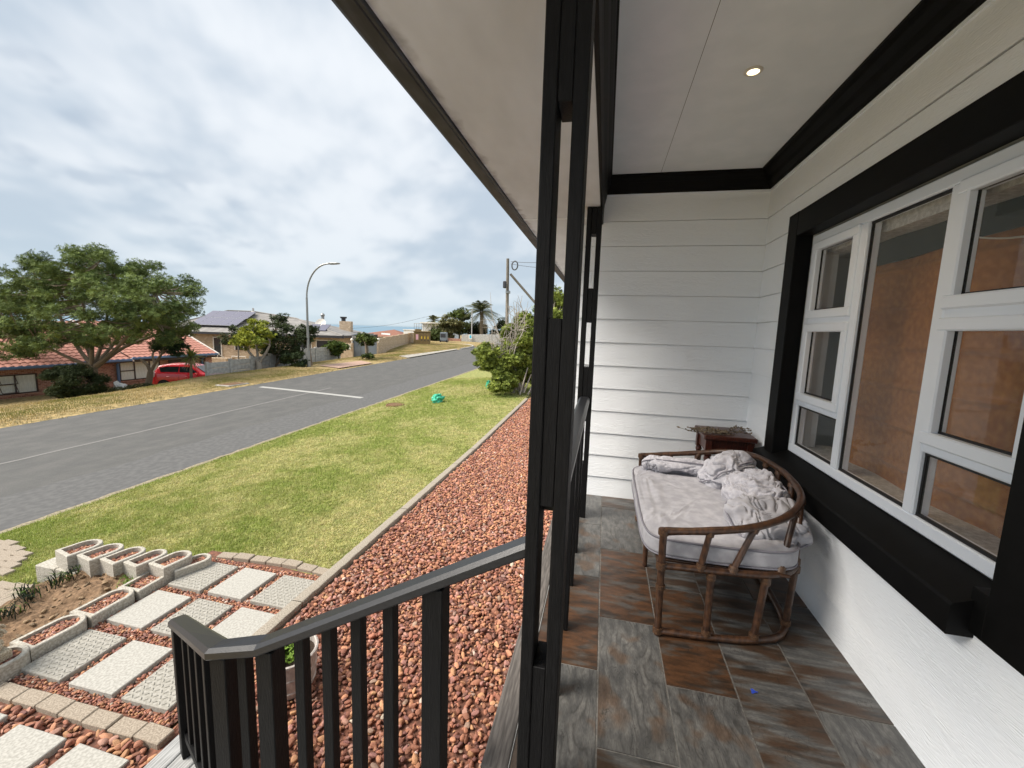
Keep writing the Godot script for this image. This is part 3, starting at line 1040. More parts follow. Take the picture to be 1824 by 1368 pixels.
# cane: a tube with slightly swollen nodes
func cane(parent, called, pts, r, seed_ := 1):
	var m := MB.new()
	var rr := []
	var run := 0.0
	for i in pts.size():
		if i > 0: run += pts[i].distance_to(pts[i - 1])
		rr.append(r * (1.0 + 0.05 * sin(run * 31.0 + seed_) + 0.07 * exp(-pow((fposmod(run + seed_ * 0.13, 0.31) - 0.15) / 0.012, 2.0))))
	m.tube(pts, rr, 10)
	return part(parent, called, m, M.rattan)

# cane wrapped round a joint
func bind_joint(parent, at: Vector3, along: Vector3, r: float, len := 0.036):
	var pts := []
	var rr := []
	var n := 22
	for i in n + 1:
		var t := i / float(n)
		pts.append(at + along.normalized() * (t - 0.5) * len)
		rr.append(r + 0.0022 * absf(sin(t * PI * 6.0)))
	var m := MB.new()
	m.tube(pts, rr, 10)
	return part(parent, "binding", m, M.binding)

func build_bench():
	var o := Vector3(0.7, 0, -2.7)
	var b = thing("rattan_bench", "curved brown rattan bench with open spindle back under the window", "bench", o)
	var T := []
	for p in [Vector3(.335, .548, -2.06), Vector3(.55, .572, -2.075), Vector3(.76, .60, -2.12), Vector3(.94, .64, -2.22), Vector3(1.06, .675, -2.40), Vector3(1.10, .695, -2.65), Vector3(1.10, .695, -2.9), Vector3(1.05, .69, -3.12), Vector3(.92, .66, -3.28), Vector3(.72, .61, -3.35), Vector3(.52, .575, -3.37), Vector3(.33, .548, -3.37)]: T.append(p - o)
	var S := []
	for p in [Vector3(.335, .37, -2.06), Vector3(.62, .37, -2.08), Vector3(.86, .37, -2.12), Vector3(1.0, .37, -2.24), Vector3(1.055, .37, -2.45), Vector3(1.06, .37, -2.9), Vector3(1.0, .37, -3.18), Vector3(.86, .37, -3.30), Vector3(.62, .37, -3.35), Vector3(.335, .37, -3.37)]: S.append(p - o)
	var Bt := []
	for p in [Vector3(.35, .02, -2.06), Vector3(.62, .02, -2.08), Vector3(.83, .02, -2.12), Vector3(.96, .02, -2.2), Vector3(1.02, .02, -2.38), Vector3(1.03, .02, -2.9), Vector3(.97, .02, -3.2), Vector3(.83, .02, -3.3), Vector3(.62, .02, -3.35), Vector3(.35, .02, -3.37)]: Bt.append(p - o)
	var Ts := spline(T)
	var Ss := spline(S)
	var Bs := spline(Bt)
	cane(b, "top_rail", Ts, 0.0185, 1)
	cane(b, "seat_rail", Ss, 0.0175, 2)
	cane(b, "floor_rail", Bs, 0.0175, 3)
	cane(b, "front_rail", [Vector3(.335, .37, -2.06) - o, Vector3(.33, .372, -2.4) - o, Vector3(.33, .372, -3.0) - o, Vector3(.335, .37, -3.37) - o], 0.0165, 4)
	for z in [-2.06, -3.37]:
		var f := Vector3(.345, 0.0, z) - o
		cane(b, "front_post", [f, f + Vector3(-.004, .2, 0), f + Vector3(-.008, .4, 0), f + Vector3(-.01, .562, 0)], 0.0185, 5)
		bind_joint(b, f + Vector3(-.008, .37, 0), Vector3.UP, 0.0235)
		bind_joint(b, f + Vector3(-.01, .545, 0), Vector3.UP, 0.0235, 0.03)
		bind_joint(b, f + Vector3(-.004, .26, 0), Vector3.UP, 0.022, 0.02)
		bind_joint(b, f + Vector3(0, .025, 0), Vector3.UP, 0.0225, 0.03)
	var near := func(list, p: Vector3) -> Vector3:
		var best: Vector3 = list[0]
		for q in list:
			if q.distance_squared_to(p) < best.distance_squared_to(p): best = q
		return best
	# spindles between seat and top rail
	for s in [[.50, -2.07, .56, -2.08], [.67, -2.09, .77, -2.12], [.88, -2.13, .985, -2.26], [1.0, -2.24, 1.065, -2.42], [1.055, -2.5, 1.10, -2.62], [1.06, -2.72, 1.10, -2.80], [1.06, -2.93, 1.09, -2.98], [1.0, -3.18, 1.03, -3.16], [.86, -3.3, .90, -3.3], [.67, -3.34, .74, -3.35], [.50, -3.36, .54, -3.37]]:
		var lo: Vector3 = near.call(Ss, Vector3(s[0], .37, s[1]) - o)
		var hi: Vector3 = near.call(Ts, Vector3(s[2], .62, s[3]) - o)
		cane(b, "spindle", [lo, lo.lerp(hi, 0.33), lo.lerp(hi, 0.66), hi], 0.015, 6)
		bind_joint(b, lo.lerp(hi, 0.07), hi - lo, 0.0205, 0.032)
		bind_joint(b, lo.lerp(hi, 0.93), hi - lo, 0.0195, 0.024)
	# legs between floor and seat rail
	for s in [[.57, -2.08], [.79, -2.11], [.99, -2.26], [1.03, -2.6], [1.03, -3.0], [.79, -3.32], [.57, -3.36]]:
		var lo2: Vector3 = near.call(Bs, Vector3(s[0], .02, s[1]) - o)
		var hi2: Vector3 = near.call(Ss, Vector3(s[0] + .02, .37, s[1]) - o)
		cane(b, "leg", [lo2, lo2.lerp(hi2, 0.5), hi2], 0.016, 8)
		bind_joint(b, lo2.lerp(hi2, 0.07), Vector3.UP, 0.0215, 0.03)
		bind_joint(b, lo2.lerp(hi2, 0.92), Vector3.UP, 0.0215, 0.036)
	# front legs under the middle of the front rail
	for z in [-2.7]:
		cane(b, "leg", [Vector3(.34, 0.0, z) - o, Vector3(.332, .37, z) - o], 0.015, 9)
	# woven seat deck under the cushion
	var dk := MB.new()
	for k in 12:
		var z2 := -2.12 - 1.2 * k / 11.0
		dk.tube([Vector3(.335, .372, z2) - o, Vector3(1.03 - 0.1 * absf(k - 5.5) / 5.5, .372, z2) - o], 0.009, 6)
	part(b, "seat_slats", dk, M.rattan)

func sellip(u: float, v: float, ex: float) -> Vector3:
	var th := (u - 0.5) * TAU
	var ph := (v - 0.5) * PI
	var f := func(c: float) -> float: return signf(c) * pow(absf(c), ex)
	return Vector3(f.call(cos(ph)) * f.call(cos(th)), f.call(sin(ph)), f.call(cos(ph)) * f.call(sin(th)))

func pillow(called, label, half: Vector3, at: Vector3, bas: Basis, ex: float, crumple: float, sd: int, mat, dimple := false):
	var t = thing(called, label, "cushion", at)
	var n1 := noise(2.4, 1, sd)
	var n2 := noise(4.5, 1, sd + 3)
	var n4 := noise(11.0, 2, sd + 5)
	var m := MB.new()
	m.grid(func(u, v):
		var p := sellip(u, v, ex)
		var q := p * half
		var w: float = 0.45 + 0.55 * (1.0 - absf(n1.get_noise_3dv(q * 2.2 + Vector3(sd, 0, 0))) * 3.0)
		var wq := q + Vector3(n1.get_noise_3dv(q * 3.0), n1.get_noise_3dv(q * 3.0 + Vector3.ONE), 0.0) * 0.12
		var r2: float = minf(absf(n2.get_noise_3d(wq.x * 2.3, wq.y * 1.0, wq.z * 1.1)) * 2.4, 1.0)
		var d := crumple * (w * 0.6 + sqrt(r2) * 0.75 + 0.05 * n4.get_noise_3dv(wq) - 0.85)
		var nn := (p / half).normalized()
		q += nn * d
		if dimple: q -= nn * 0.035 * exp(-pow(p.x / 0.22, 2.0) - pow((p.z - 0.1) / 0.3, 2.0)) * float(p.y > 0.0 or true)
		return bas * q, 128, 88)
	part(t, "cover", m, mat)
	# seam piping round the middle
	var pp := []
	for i in 65:
		var q2 := sellip(i / 64.0, 0.5, ex) * half
		pp.append(bas * (q2 * (1.0 + crumple * 0.25 / half.x) + Vector3(0, n1.get_noise_3dv(q2 * 4.0) * crumple * 0.4, 0)))
	var pm := MB.new()
	pm.tube(pp, 0.005, 6, false)
	part(t, "piping", pm, M.piping)
	return t

func build_cushions():
	# seat cushion: rounded slab, puffed, following the curve of the bench
	var t = thing("seat_cushion", "thick pale grey seat cushion lying on the rattan bench", "cushion", Vector3(0.64, 0.383, -2.71))
	var nz := noise(3.0, 4, 5)
	var n3 := noise(1.4, 3, 8)
	var shape := func(u: float, v: float) -> Vector3:
		var p := sellip(u, v, 0.26)
		var xx := p.x * 0.385
		var zz := p.z * 0.605
		if xx > 0.0: zz *= 1.0 - 0.10 * pow(xx / 0.385, 2.0)
		var yy := 0.052 + p.y * 0.052
		if p.y > 0.0:
			yy += 0.016 * (1.0 - pow(absf(p.x), 4.0)) * (1.0 - pow(absf(p.z), 4.0))
			var wr: float = 1.0 - absf(nz.get_noise_2d(xx * 2.4 + zz * 1.2, zz * 0.9 - xx * 0.6)) * 2.4
			var crease := 1.0 - absf(n3.get_noise_2d(xx * 3.2 + zz * 2.4 + 4.0, (zz - xx) * 0.9)) * 5.0
			yy += 0.006 * wr * p.y + 0.012 * n3.get_noise_2d(xx * 2.0, zz * 2.0) + 0.007 * maxf(crease, 0.0)
		return Vector3(xx, yy, zz)
	var m := MB.new()
	m.grid(shape, 120, 90)
	part(t, "cover", m, M.cushion)
	for yy in [0.098, 0.010]:
		var pp := []
		for i in 97:
			var q: Vector3 = sellip(i / 96.0, 0.5, 0.26)
			var xx := q.x * 0.383
			var zz := q.z * 0.602
			if xx > 0.0: zz *= 1.0 - 0.10 * pow(xx / 0.385, 2.0)
			pp.append(Vector3(xx, yy, zz))
		var pm := MB.new()
		pm.tube(pp, 0.0055, 6, false)
		part(t, "piping", pm, M.piping)
	var e := func(x, y, z) -> Basis: return Basis.from_euler(Vector3(deg_to_rad(x), deg_to_rad(y), deg_to_rad(z)))
	pillow("back_cushion", "buttoned pale grey back cushion slumped against the far arm of the bench", Vector3(0.25, 0.055, 0.11), Vector3(0.58, 0.535, -3.17), e.call(-40, -4, 0), 0.55, 0.022, 31, M.cushion2, true)
	pillow("back_cushion", "heavily crumpled pale grey back cushion in the corner below the table", Vector3(0.17, 0.10, 0.15), Vector3(0.86, 0.590, -3.03), e.call(-30, 25, 18), 0.7, 0.042, 32, M.cushion2)
	pillow("back_cushion", "crumpled pale grey back cushion sagging at the middle of the bench back", Vector3(0.15, 0.09, 0.19), Vector3(0.93, 0.565, -2.68), e.call(10, 5, 28), 0.7, 0.042, 33, M.cushion2)
	pillow("back_cushion", "pale grey back cushion pushed out between the spindles near the stair side", Vector3(0.21, 0.075, 0.14), Vector3(0.90, 0.535, -2.36), e.call(34, 18, -4), 0.6, 0.03, 34, M.cushion)

func build_table():
	var o := Vector3(0.985, 0, -3.60)
	var t = thing("side_table", "small dark mahogany side table with turned legs in the porch corner", "table", o)
	bx(t, "top", Vector3(-0.19, 0.705, -0.19), Vector3(0.19, 0.742, 0.19), M.mahogany, 0.008)
	bx(t, "apron", Vector3(-0.155, 0.60, 0.142), Vector3(0.155, 0.705, 0.158), M.mahogany, 0.002)
	bx(t, "apron", Vector3(-0.155, 0.60, -0.158), Vector3(0.155, 0.705, -0.142), M.mahogany, 0.002)
	bx(t, "apron", Vector3(-0.158, 0.60, -0.14), Vector3(-0.142, 0.705, 0.14), M.mahogany, 0.002)
	bx(t, "apron", Vector3(0.142, 0.60, -0.14), Vector3(0.158, 0.705, 0.14), M.mahogany, 0.002)
	for sx in [-1, 1]:
		for sz in [-1, 1]:
			var m := MB.new()
			m.box(Vector3(-0.024, 0.575, -0.024), Vector3(0.024, 0.704, 0.024), 0.002, Transform3D(Basis(), Vector3(sx * 0.15, 0, sz * 0.15)))
			m.lathe([Vector2(0.0, 0.0), Vector2(0.014, 0.0), Vector2(0.016, 0.02), Vector2(0.013, 0.04), Vector2(0.02, 0.12), Vector2(0.024, 0.22), Vector2(0.018, 0.28), Vector2(0.025, 0.30), Vector2(0.018, 0.32), Vector2(0.022, 0.42), Vector2(0.027, 0.48), Vector2(0.019, 0.53), Vector2(0.026, 0.55), Vector2(0.02, 0.575)], 14, Transform3D(Basis(), Vector3(sx * 0.15, 0, sz * 0.15)))
			part(t, "leg", m, M.mahogany)
	# dried seed-pod branches lying on the table
	var d = thing("dried_branch", "dried brown seed-pod branches lying across the side table", "branch", Vector3(0.95, 0.742, -3.56))
	rng.seed = 12
	var st := MB.new()
	var pod := MB.new()
	for k in 12:
		var a := Vector3(rng.randf_range(-0.08, 0.1), 0.006 + rng.randf() * 0.012, rng.randf_range(-0.10, 0.10))
		var dir := Vector3((-1.0 if k % 3 else 0.7) * rng.randf_range(0.16, 0.32), rng.randf_range(0.0, 0.025), rng.randf_range(-0.06, 0.06))
		var pts := []
		for i in 7:
			var q: Vector3 = a + dir * (i / 6.0) + Vector3(0, 0.012 * sin(i * 0.9 + k), 0.012 * sin(i * 1.3 + k))
			q.y = maxf(q.y, 0.004)
			pts.append(q)
		st.tube(pts, [0.003, 0.003, 0.0028, 0.0025, 0.002, 0.0018, 0.0015], 5)
		for i in range(1, 7):
			for s in 2:
				var dd := Vector3(rng.randf_range(-1, 1), rng.randf_range(-0.1, 0.6), rng.randf_range(-1, 1)).normalized()
				var l := rng.randf_range(0.014, 0.034)
				var p0: Vector3 = pts[i]
				var p1: Vector3 = p0 + dd * l
				p1.y = maxf(p1.y, 0.005)
				pod.tube([p0, p0.lerp(p1, 0.5), p1], [0.002, 0.006, 0.001], 5)
	part(d, "stem", st, M.dried)
	part(d, "seed_pods", pod, M.dried)
	# scrap on the floor
	var bp = thing("plastic_scrap", "tiny blue plastic scrap on the tiled porch floor", "litter", Vector3(0.71, 0.0, -1.80))
	var bm := MB.new()
	bm.grid(func(u, v): return Vector3((u - 0.5) * 0.026, 0.004 + 0.004 * sin(u * 5.0 + v * 4.0), (v - 0.5) * 0.02 * (1.0 - u * 0.4)), 6, 5)
	part(bp, "scrap", bm, M.bluebit)
func stone_mesh(sd: int) -> ArrayMesh:
	var g := RandomNumberGenerator.new()
	g.seed = sd
	var pl := []
	for i in 14:
		var d := Vector3(g.randfn(), g.randfn(), g.randfn()).normalized()
		pl.append([d, g.randf_range(0.62, 0.95)])
	var sq := Vector3(1.0, g.randf_range(0.5, 0.72), g.randf_range(0.65, 0.9))
	var f := func(d: Vector3) -> Vector3:
		var r := 1.0
		for p in pl:
			var c: float = d.dot(p[0])
			if c > 0.05: r = minf(r, p[1] / c)
		return d * lerpf(r, 0.9, 0.1) * sq
	var nrm := func(d: Vector3) -> Vector3:
		var t1 := d.cross(Vector3(0.31, 0.62, 0.71)).normalized() * 0.16
		var t2 := d.cross(t1).normalized() * 0.16
		var n: Vector3 = (f.call((d + t1).normalized()) - f.call((d - t1).normalized())).cross(f.call((d + t2).normalized()) - f.call((d - t2).normalized())).normalized()
		return n if n.dot(d) > 0.0 else -n
	var m := MB.new()
	var k := 4
	for ax in 3:
		for sg in [-1.0, 1.0]:
			for i in k:
				for j in k:
					var q := []
					for c in [[0, 0], [1, 0], [1, 1], [0, 1]]:
						var u: float = tan((float(i + c[0]) / k - 0.5) * PI * 0.5)
						var v: float = tan((float(j + c[1]) / k - 0.5) * PI * 0.5)
						var d := Vector3.ZERO
						d[ax] = sg; d[(ax + 1) % 3] = u; d[(ax + 2) % 3] = v * sg
						q.append(d.normalized())
					for c in [0, 2, 1, 0, 3, 2]: m.vert(f.call(q[c]), nrm.call(q[c]), Vector2.ZERO)
	return m.mesh()

func stone_colour(pale := 0.015) -> Color:
	var k := rng.randf()
	var c: Color
	if k < pale: c = Color(0.50, 0.43, 0.36)
	elif k < 0.28: c = Color(0.27, 0.118, 0.075)
	elif k < 0.54: c = Color(0.36, 0.17, 0.10)
	elif k < 0.68: c = Color(0.43, 0.235, 0.125)
	elif k < 0.84: c = Color(0.185, 0.09, 0.072)
	elif k < 0.95: c = Color(0.37, 0.205, 0.16)
	else: c = Color(0.29, 0.20, 0.155)
	var f := rng.randf_range(0.85, 1.3)
	return Color(c.r * f, c.g * f * rng.randf_range(0.86, 1.0), c.b * f * 0.92)

func rand_basis(s: float) -> Basis:
	return Basis.from_euler(Vector3(rng.randf_range(-0.7, 0.7), rng.randf() * TAU, rng.randf_range(-0.7, 0.7))) * Basis.from_scale(Vector3(s * rng.randf_range(0.85, 1.3), s * rng.randf_range(0.7, 1.1), s * rng.randf_range(0.8, 1.05)))

var stones := []
var cam_inv: Transform3D

func in_view(p: Vector3) -> bool:
	var q := cam_inv * p
	if q.z > -0.1: return false
	var x := q.x / -q.z * 745.0
	var y := q.y / -q.z * 745.0
	return absf(x) < 905.0 and absf(y) < 680.0

# stones laid over an area; the largest in view become single stones
func lay_stones(parent, called, test: Callable, lo: Vector2, hi: Vector2, cell: float, r0: float, r1: float, yfun: Callable, singles: int, layers := 2, pale := 0.012):
	var all := []
	for layer in layers:
		var x := lo.x
		while x < hi.x:
			var z := lo.y
			while z < hi.y:
				var px := x + rng.randf() * cell
				var pz := z + rng.randf() * cell
				z += cell
				if layer == 1 and rng.randf() < 0.45: continue
				if not test.call(px, pz): continue
				var s := lerpf(r0, r1, pow(rng.randf(), 1.6))
				var p := Vector3(px, yfun.call(px, pz) + s * 0.25 + layer * s * 0.55, pz)
				all.append([p, s, rng.randi() % stones.size(), rand_basis(s), stone_colour(pale)])
			x += cell
	if singles > 0:
		for a in all: a.append(a[1] / (cam_inv * a[0]).length() if in_view(a[0]) else 0.0)
		all.sort_custom(func(a, b): return a[5] > b[5])
	for i in mini(singles, all.size()):
		var a = all[i]
		var o := MeshInstance3D.new()
		o.name = "stone"
		o.mesh = stones[a[2]]
		o.material_override = stone_tone(a[4])
		o.transform = Transform3D(a[3], a[0])
		parent.add_child(o, true)
	for k in stones.size():
		var xf := []
		var cs := []
		for i in range(singles, all.size()):
			if all[i][2] == k:
				xf.append(Transform3D(all[i][3], all[i][0]))
				cs.append(all[i][4])
		if xf.size():
			var o = scatter(parent, called, stones[k], M.stone, xf, cs)
			o.set_meta("kind", "stuff")

var tones := {}
func stone_tone(c: Color) -> StandardMaterial3D:
	var key := Vector3i(int(c.r * 12.0), int(c.g * 16.0), int(c.b * 16.0))
	if not tones.has(key):
		var m: StandardMaterial3D = M.stone.duplicate()
		m.vertex_color_use_as_albedo = false
		m.albedo_color = c.linear_to_srgb()
		tones[key] = m
	return tones[key]

func sheet(parent, called, f: Callable, x0, x1, z0, z1, nx, nz, mat):
	var m := MB.new()
	m.grid(func(u, v):
		var x := lerpf(x0, x1, u)
		var z := lerpf(z0, z1, v)
		return Vector3(x, f.call(x, z), z), nx, nz)
	return part(parent, called, m, mat)

func is_paving(x: float, z: float) -> bool:
	return (z > -2.6 and x < -4.87) or pow((x + 7.0) / 1.25, 2.0) + pow((z + 2.4) / 0.95, 2.0) < 1.0

func is_lawn(x: float, z: float) -> bool:
	if x > -2.57 or x < XN + 0.16: return false
	if is_paving(x, z): return false
	if z > -3.45 and x > -3.72: return false
	if x > -5.1 and z > -3.02 - 0.06 * (x + 5.1): return false
	if z > -2.6: return false
	return true

func build_garden():
	for i in 6: stones.append(stone_mesh(200 + i * 3))
	var cam := get_node("camera")
	cam_inv = cam.transform.affine_inverse()
	rng.seed = 4242
	# --- red pebble bed beside the porch
	var bed = struct("gravel_bed")
	sheet(bed, "bed_base", func(x, z): return yhouse(z) - 0.012, -2.42, -0.24, 2.0, -15.0, 4, 34, M.redsoil)
	lay_stones(bed, "pebbles", func(x, z): return not (x < -1.72 and z > -1.72) and not (z > -1.2 and x > -1.75), Vector2(-2.40, -4.6), Vector2(-0.35, -1.05), 0.034, 0.011, 0.030, func(x, z): return yhouse(z) - 0.004, 300)
	lay_stones(bed, "pebbles", func(x, z): return z < -4.6 and x + 0.02 * (z + 9.0) < -0.3, Vector2(-2.40, -14.9), Vector2(-0.28, -4.6), 0.038, 0.014, 0.030, func(x, z): return yhouse(z) - 0.004, 0)
	# --- concrete edging strip
	for k in 12:
		var z0 := -1.92 - k * 1.0
		var e = thing("edging_strip", "rough concrete edging strip between the lawn and the red pebbles", "edging", Vector3(-2.5, 0, z0 - 0.5), 0.0, "edging between lawn and pebbles")
		var m := MB.new()
		var n2 := noise(1.3, 2, k)
		m.grid(func(u, v):
			var prof := [Vector2(-0.056, -0.14), Vector2(-0.054, 0.022), Vector2(-0.045, 0.032), Vector2(0.045, 0.034), Vector2(0.054, 0.024), Vector2(0.056, -0.14)]
			var q: Vector2 = prof[int(round(v * 5.0))]
			var z := lerpf(0.498, -0.498, u)
			return Vector3(q.x + 0.006 * n2.get_noise_2d(z * 6.0, v * 3.0), yhouse(z0 - 0.5 + z) + q.y + 0.006 * n2.get_noise_2d(z * 8.0, 9.0), z), 14, 5)
		m.quad_out(Vector3(-0.056, -1.1, 0.498), Vector3(0.056, -1.1, 0.498), Vector3(0.05, -0.93 + (yhouse(z0) + 0.95), 0.498), Vector3(-0.05, -0.93 + (yhouse(z0) + 0.95), 0.498), Vector3(0, -1, 0))
		part(e, "strip", m, M.edging)
	build_path()
	build_blocks()
	build_pot()
	build_lawn()
	build_soil_bed()

func slab(parent, x0, x1, z0, z1, top, patterned: bool, tilt := 0.0):
	var m := MB.new()
	var c := Vector3((x0 + x1) * 0.5, top, (z0 + z1) * 0.5)
	var t := Transform3D(Basis(Vector3.UP, tilt), c)
	var hx: float = (x1 - x0) * 0.5
	var hz: float = absf(z1 - z0) * 0.5
	m.box(Vector3(-hx, -0.05, -hz), Vector3(hx, 0.0, hz), 0.005, t)
	var o
	if patterned:
		o = part(parent, "slab", m, M.concrete2)
		# pressed treads of the pattern
		var d := MB.new()
		var nx := 10
		var nz := 11
		for a in nx:
			for b in nz:
				var ang := 0.75 if (a + b) % 2 == 0 else -0.75
				var pt := Transform3D(Basis(Vector3.UP, tilt + ang), t * Vector3(lerpf(-hx + 0.024, hx - 0.024, a / float(nx - 1)), 0.0, lerpf(-hz + 0.024, hz - 0.024, b / float(nz - 1))))
				d.box(Vector3(-0.013, -0.004, -0.0045), Vector3(0.013, 0.0045, 0.0045), 0.003, pt)
		part(o, "treads", d, M.concrete2)
	else:
		o = part(parent, "slab", m, M.concrete)
	return o

func brick(parent, c: Vector3, l: float, w: float, h: float, turn: float, called := "brick", mat = null):
	var m := MB.new()
	m.box(Vector3(-l / 2, -h, -w / 2), Vector3(l / 2, 0, w / 2), 0.006, Transform3D(Basis(Vector3.UP, turn) * Basis(Vector3.FORWARD, rng.randf_range(-0.02, 0.02)), c))
	return part(parent, called, m, mat if mat else M.brickpale)

func build_path():
	var p = struct("garden_path")
	sheet(p, "chip_base", func(x, z): return -0.962, -4.0, -2.44, -1.0, -3.46, 2, 2, M.redsoil)
	var xs := [[-3.80, -3.43], [-3.355, -2.985], [-2.905, -2.535]]
	var zs := [[-2.83, -3.235], [-2.34, -2.745], [-1.825, -2.23]]
	for i in 3:
		for j in 3:
			slab(p, xs[i][0], xs[i][1], zs[j][0], zs[j][1], -0.922 + rng.randf_range(-0.004, 0.004), (i + j) % 2 == 0, rng.randf_range(-0.02, 0.02))
	slab(p, -3.27, -2.90, -1.12, -1.545, -0.922, false, 0.01)
	slab(p, -2.80, -2.43, -1.11, -1.54, -0.920, false, -0.015)
	slab(p, -3.78, -3.41, -1.14, -1.565, -0.922, false, 0.01)
	for k in 8:
		brick(p, Vector3(-2.47 - k * 0.196 + 0.01, -0.925 + rng.randf_range(-0.004, 0.004), -1.692 + rng.randf_range(-0.004, 0.004)), 0.19, 0.098, 0.07, rng.randf_range(-0.03, 0.03))
	for k in 7:
		var t := k / 6.0
		brick(p, Vector3(lerpf(-3.72, -2.60, t), -0.925 + 0.006 * sin(k * 2.0), -3.385 - 0.05 * sin(t * PI * 0.9) + 0.0), 0.178, 0.10, 0.07, lerpf(0.12, -0.06, t))
	var free := func(x, z):
		for a in xs:
			for b in zs:
				if x > a[0] - 0.004 and x < a[1] + 0.004 and z < b[0] + 0.004 and z > b[1] - 0.004: return false
		if z > -1.76 and z < -1.63: return false
		if z > -1.56 and x > -2.81 and x < -2.43: return false
		if z > -1.56 and x > -3.28 and x < -2.89: return false
		return not (z < -3.33) and not (x < -3.84 and z > -3.1)
	lay_stones(p, "chips", func(x, z): return z < -1.74 and free.call(x, z), Vector2(-3.95, -3.36), Vector2(-2.45, -1.74), 0.019, 0.008, 0.017, func(x, z): return -0.958, 0, 2, 0.02)
	lay_stones(p, "pebbles", func(x, z): return free.call(x, z) and z > -1.64, Vector2(-3.95, -1.64), Vector2(-2.21, -1.0), 0.04, 0.016, 0.034, func(x, z): return -0.958, 60)
	# pale pavers at the left, and where they swing out to the street
	var pav = struct("paved_path")
	var a := -7.38
	while a < -4.9:
		var row := 0
		var b := -3.3
		while b < -1.2:
			var x := a + (0.1 if row % 2 else 0.0)
			if is_paving(x, b) and x < -4.95:
				brick(pav, Vector3(x, ground(x, b) + 0.045 + rng.randf_range(-0.004, 0.004), b), 0.196, 0.096, 0.06, rng.randf_range(-0.02, 0.02))
			b += 0.101
			row += 1
		a += 0.201
	sheet(pav, "paving_bed", func(x, z): return ground(x, z) + 0.012, -7.4, -4.86, -1.2, -2.6, 10, 6, M.edging)
	# clipped sand bed under the curved end
	var m := MB.new()
	for k in 40:
		var t0 := TAU * k / 40.0
		var t1 := TAU * (k + 1) / 40.0
		var f := func(t, s): 
			var q := Vector3(-7.0 + cos(t) * 1.25 * s, 0, -2.4 + sin(t) * 0.95 * s)
			q.x = maxf(q.x, -7.4)
			q.y = ground(q.x, q.z) + 0.014
			return q
		m.quad(f.call(t0, 0.1), f.call(t0, 1.0), f.call(t1, 1.0), f.call(t1, 0.1))
	part(pav, "paving_bed", m, M.edging)

# hollow garden block: straight front, rounded back; local x across, -z to the back
func u_block(label, at: Vector3, turn: float, w: float, l: float, h: float, fill_drop: float):
	var t = thing("planter_block", label, "planter block", at, turn, "hollow concrete planter blocks")
	var outline := func(off: float) -> Array:
		var o := []
		var hw := w / 2 - off
		o.append(Vector2(-hw, -off)); o.append(Vector2(hw, -off))
		var zc := -(l - w * 0.5)
		for k in 17:
			var a := PI * k / 16.0
			o.append(Vector2(cos(a) * hw, zc - sin(a) * (w * 0.5 - off)))
		return o
	var A: Array = outline.call(0.0)
	var A2: Array = outline.call(0.006)
	var I: Array = outline.call(0.032)
	var m := MB.new()
	var n := A.size()
	for i in n:
		var j := (i + 1) % n
		var P := func(q: Vector2, y: float) -> Vector3: return Vector3(q.x, y, q.y)
		var mid := Vector3(0, -h / 2, -l / 2)
		m.quad_out(P.call(A[i], -h), P.call(A[j], -h), P.call(A[j], -0.006), P.call(A[i], -0.006), mid)
		m.quad_out(P.call(A[i], -0.006), P.call(A[j], -0.006), P.call(A2[j], 0.0), P.call(A2[i], 0.0), mid)
		m.quad_out(P.call(A2[i], 0.0), P.call(A2[j], 0.0), P.call(I[j], 0.0), P.call(I[i], 0.0), mid)
		# inner face looks inwards
		var a1: Vector3 = P.call(I[i], 0.0)
		var b1: Vector3 = P.call(I[j], 0.0)
		var c1: Vector3 = P.call(I[j], -fill_drop - 0.03)
		var d1: Vector3 = P.call(I[i], -fill_drop - 0.03)
		var outp := (a1 + b1) * 0.5 + ((a1 + b1) * 0.5 - mid) * 2.0
		outp.y = -0.02
		m.quad_out(a1, b1, c1, d1, outp)
	part(t, "block", m, M.block)
	var fm := MB.new()
	for i in n:
		var j := (i + 1) % n
		fm.tri_out(Vector3(0, -fill_drop, -l / 2), Vector3(I[i].x, -fill_drop, I[i].y), Vector3(I[j].x, -fill_drop, I[j].y), Vector3(0, -1, -l / 2))
	part(t, "fill", fm, M.redsoil)
	var xf := []
	var cs := []
	var nn := int(w * l * 2600.0)
	for k in nn:
		var q := Vector2(rng.randf_range(-w / 2 + 0.036, w / 2 - 0.036), rng.randf_range(-l + 0.036, -0.036))
		var zc := -(l - w * 0.5)
		if q.y < zc and Vector2(q.x, q.y - zc).length() > w / 2 - 0.04: continue
		var s := rng.randf_range(0.008, 0.016)
		xf.append(Transform3D(rand_basis(s), Vector3(q.x, -fill_drop + s * 0.3, q.y)))
		cs.append(stone_colour(0.02))
	scatter(t, "chips", stones[0], M.stone, xf, cs).set_meta("kind", "stuff")

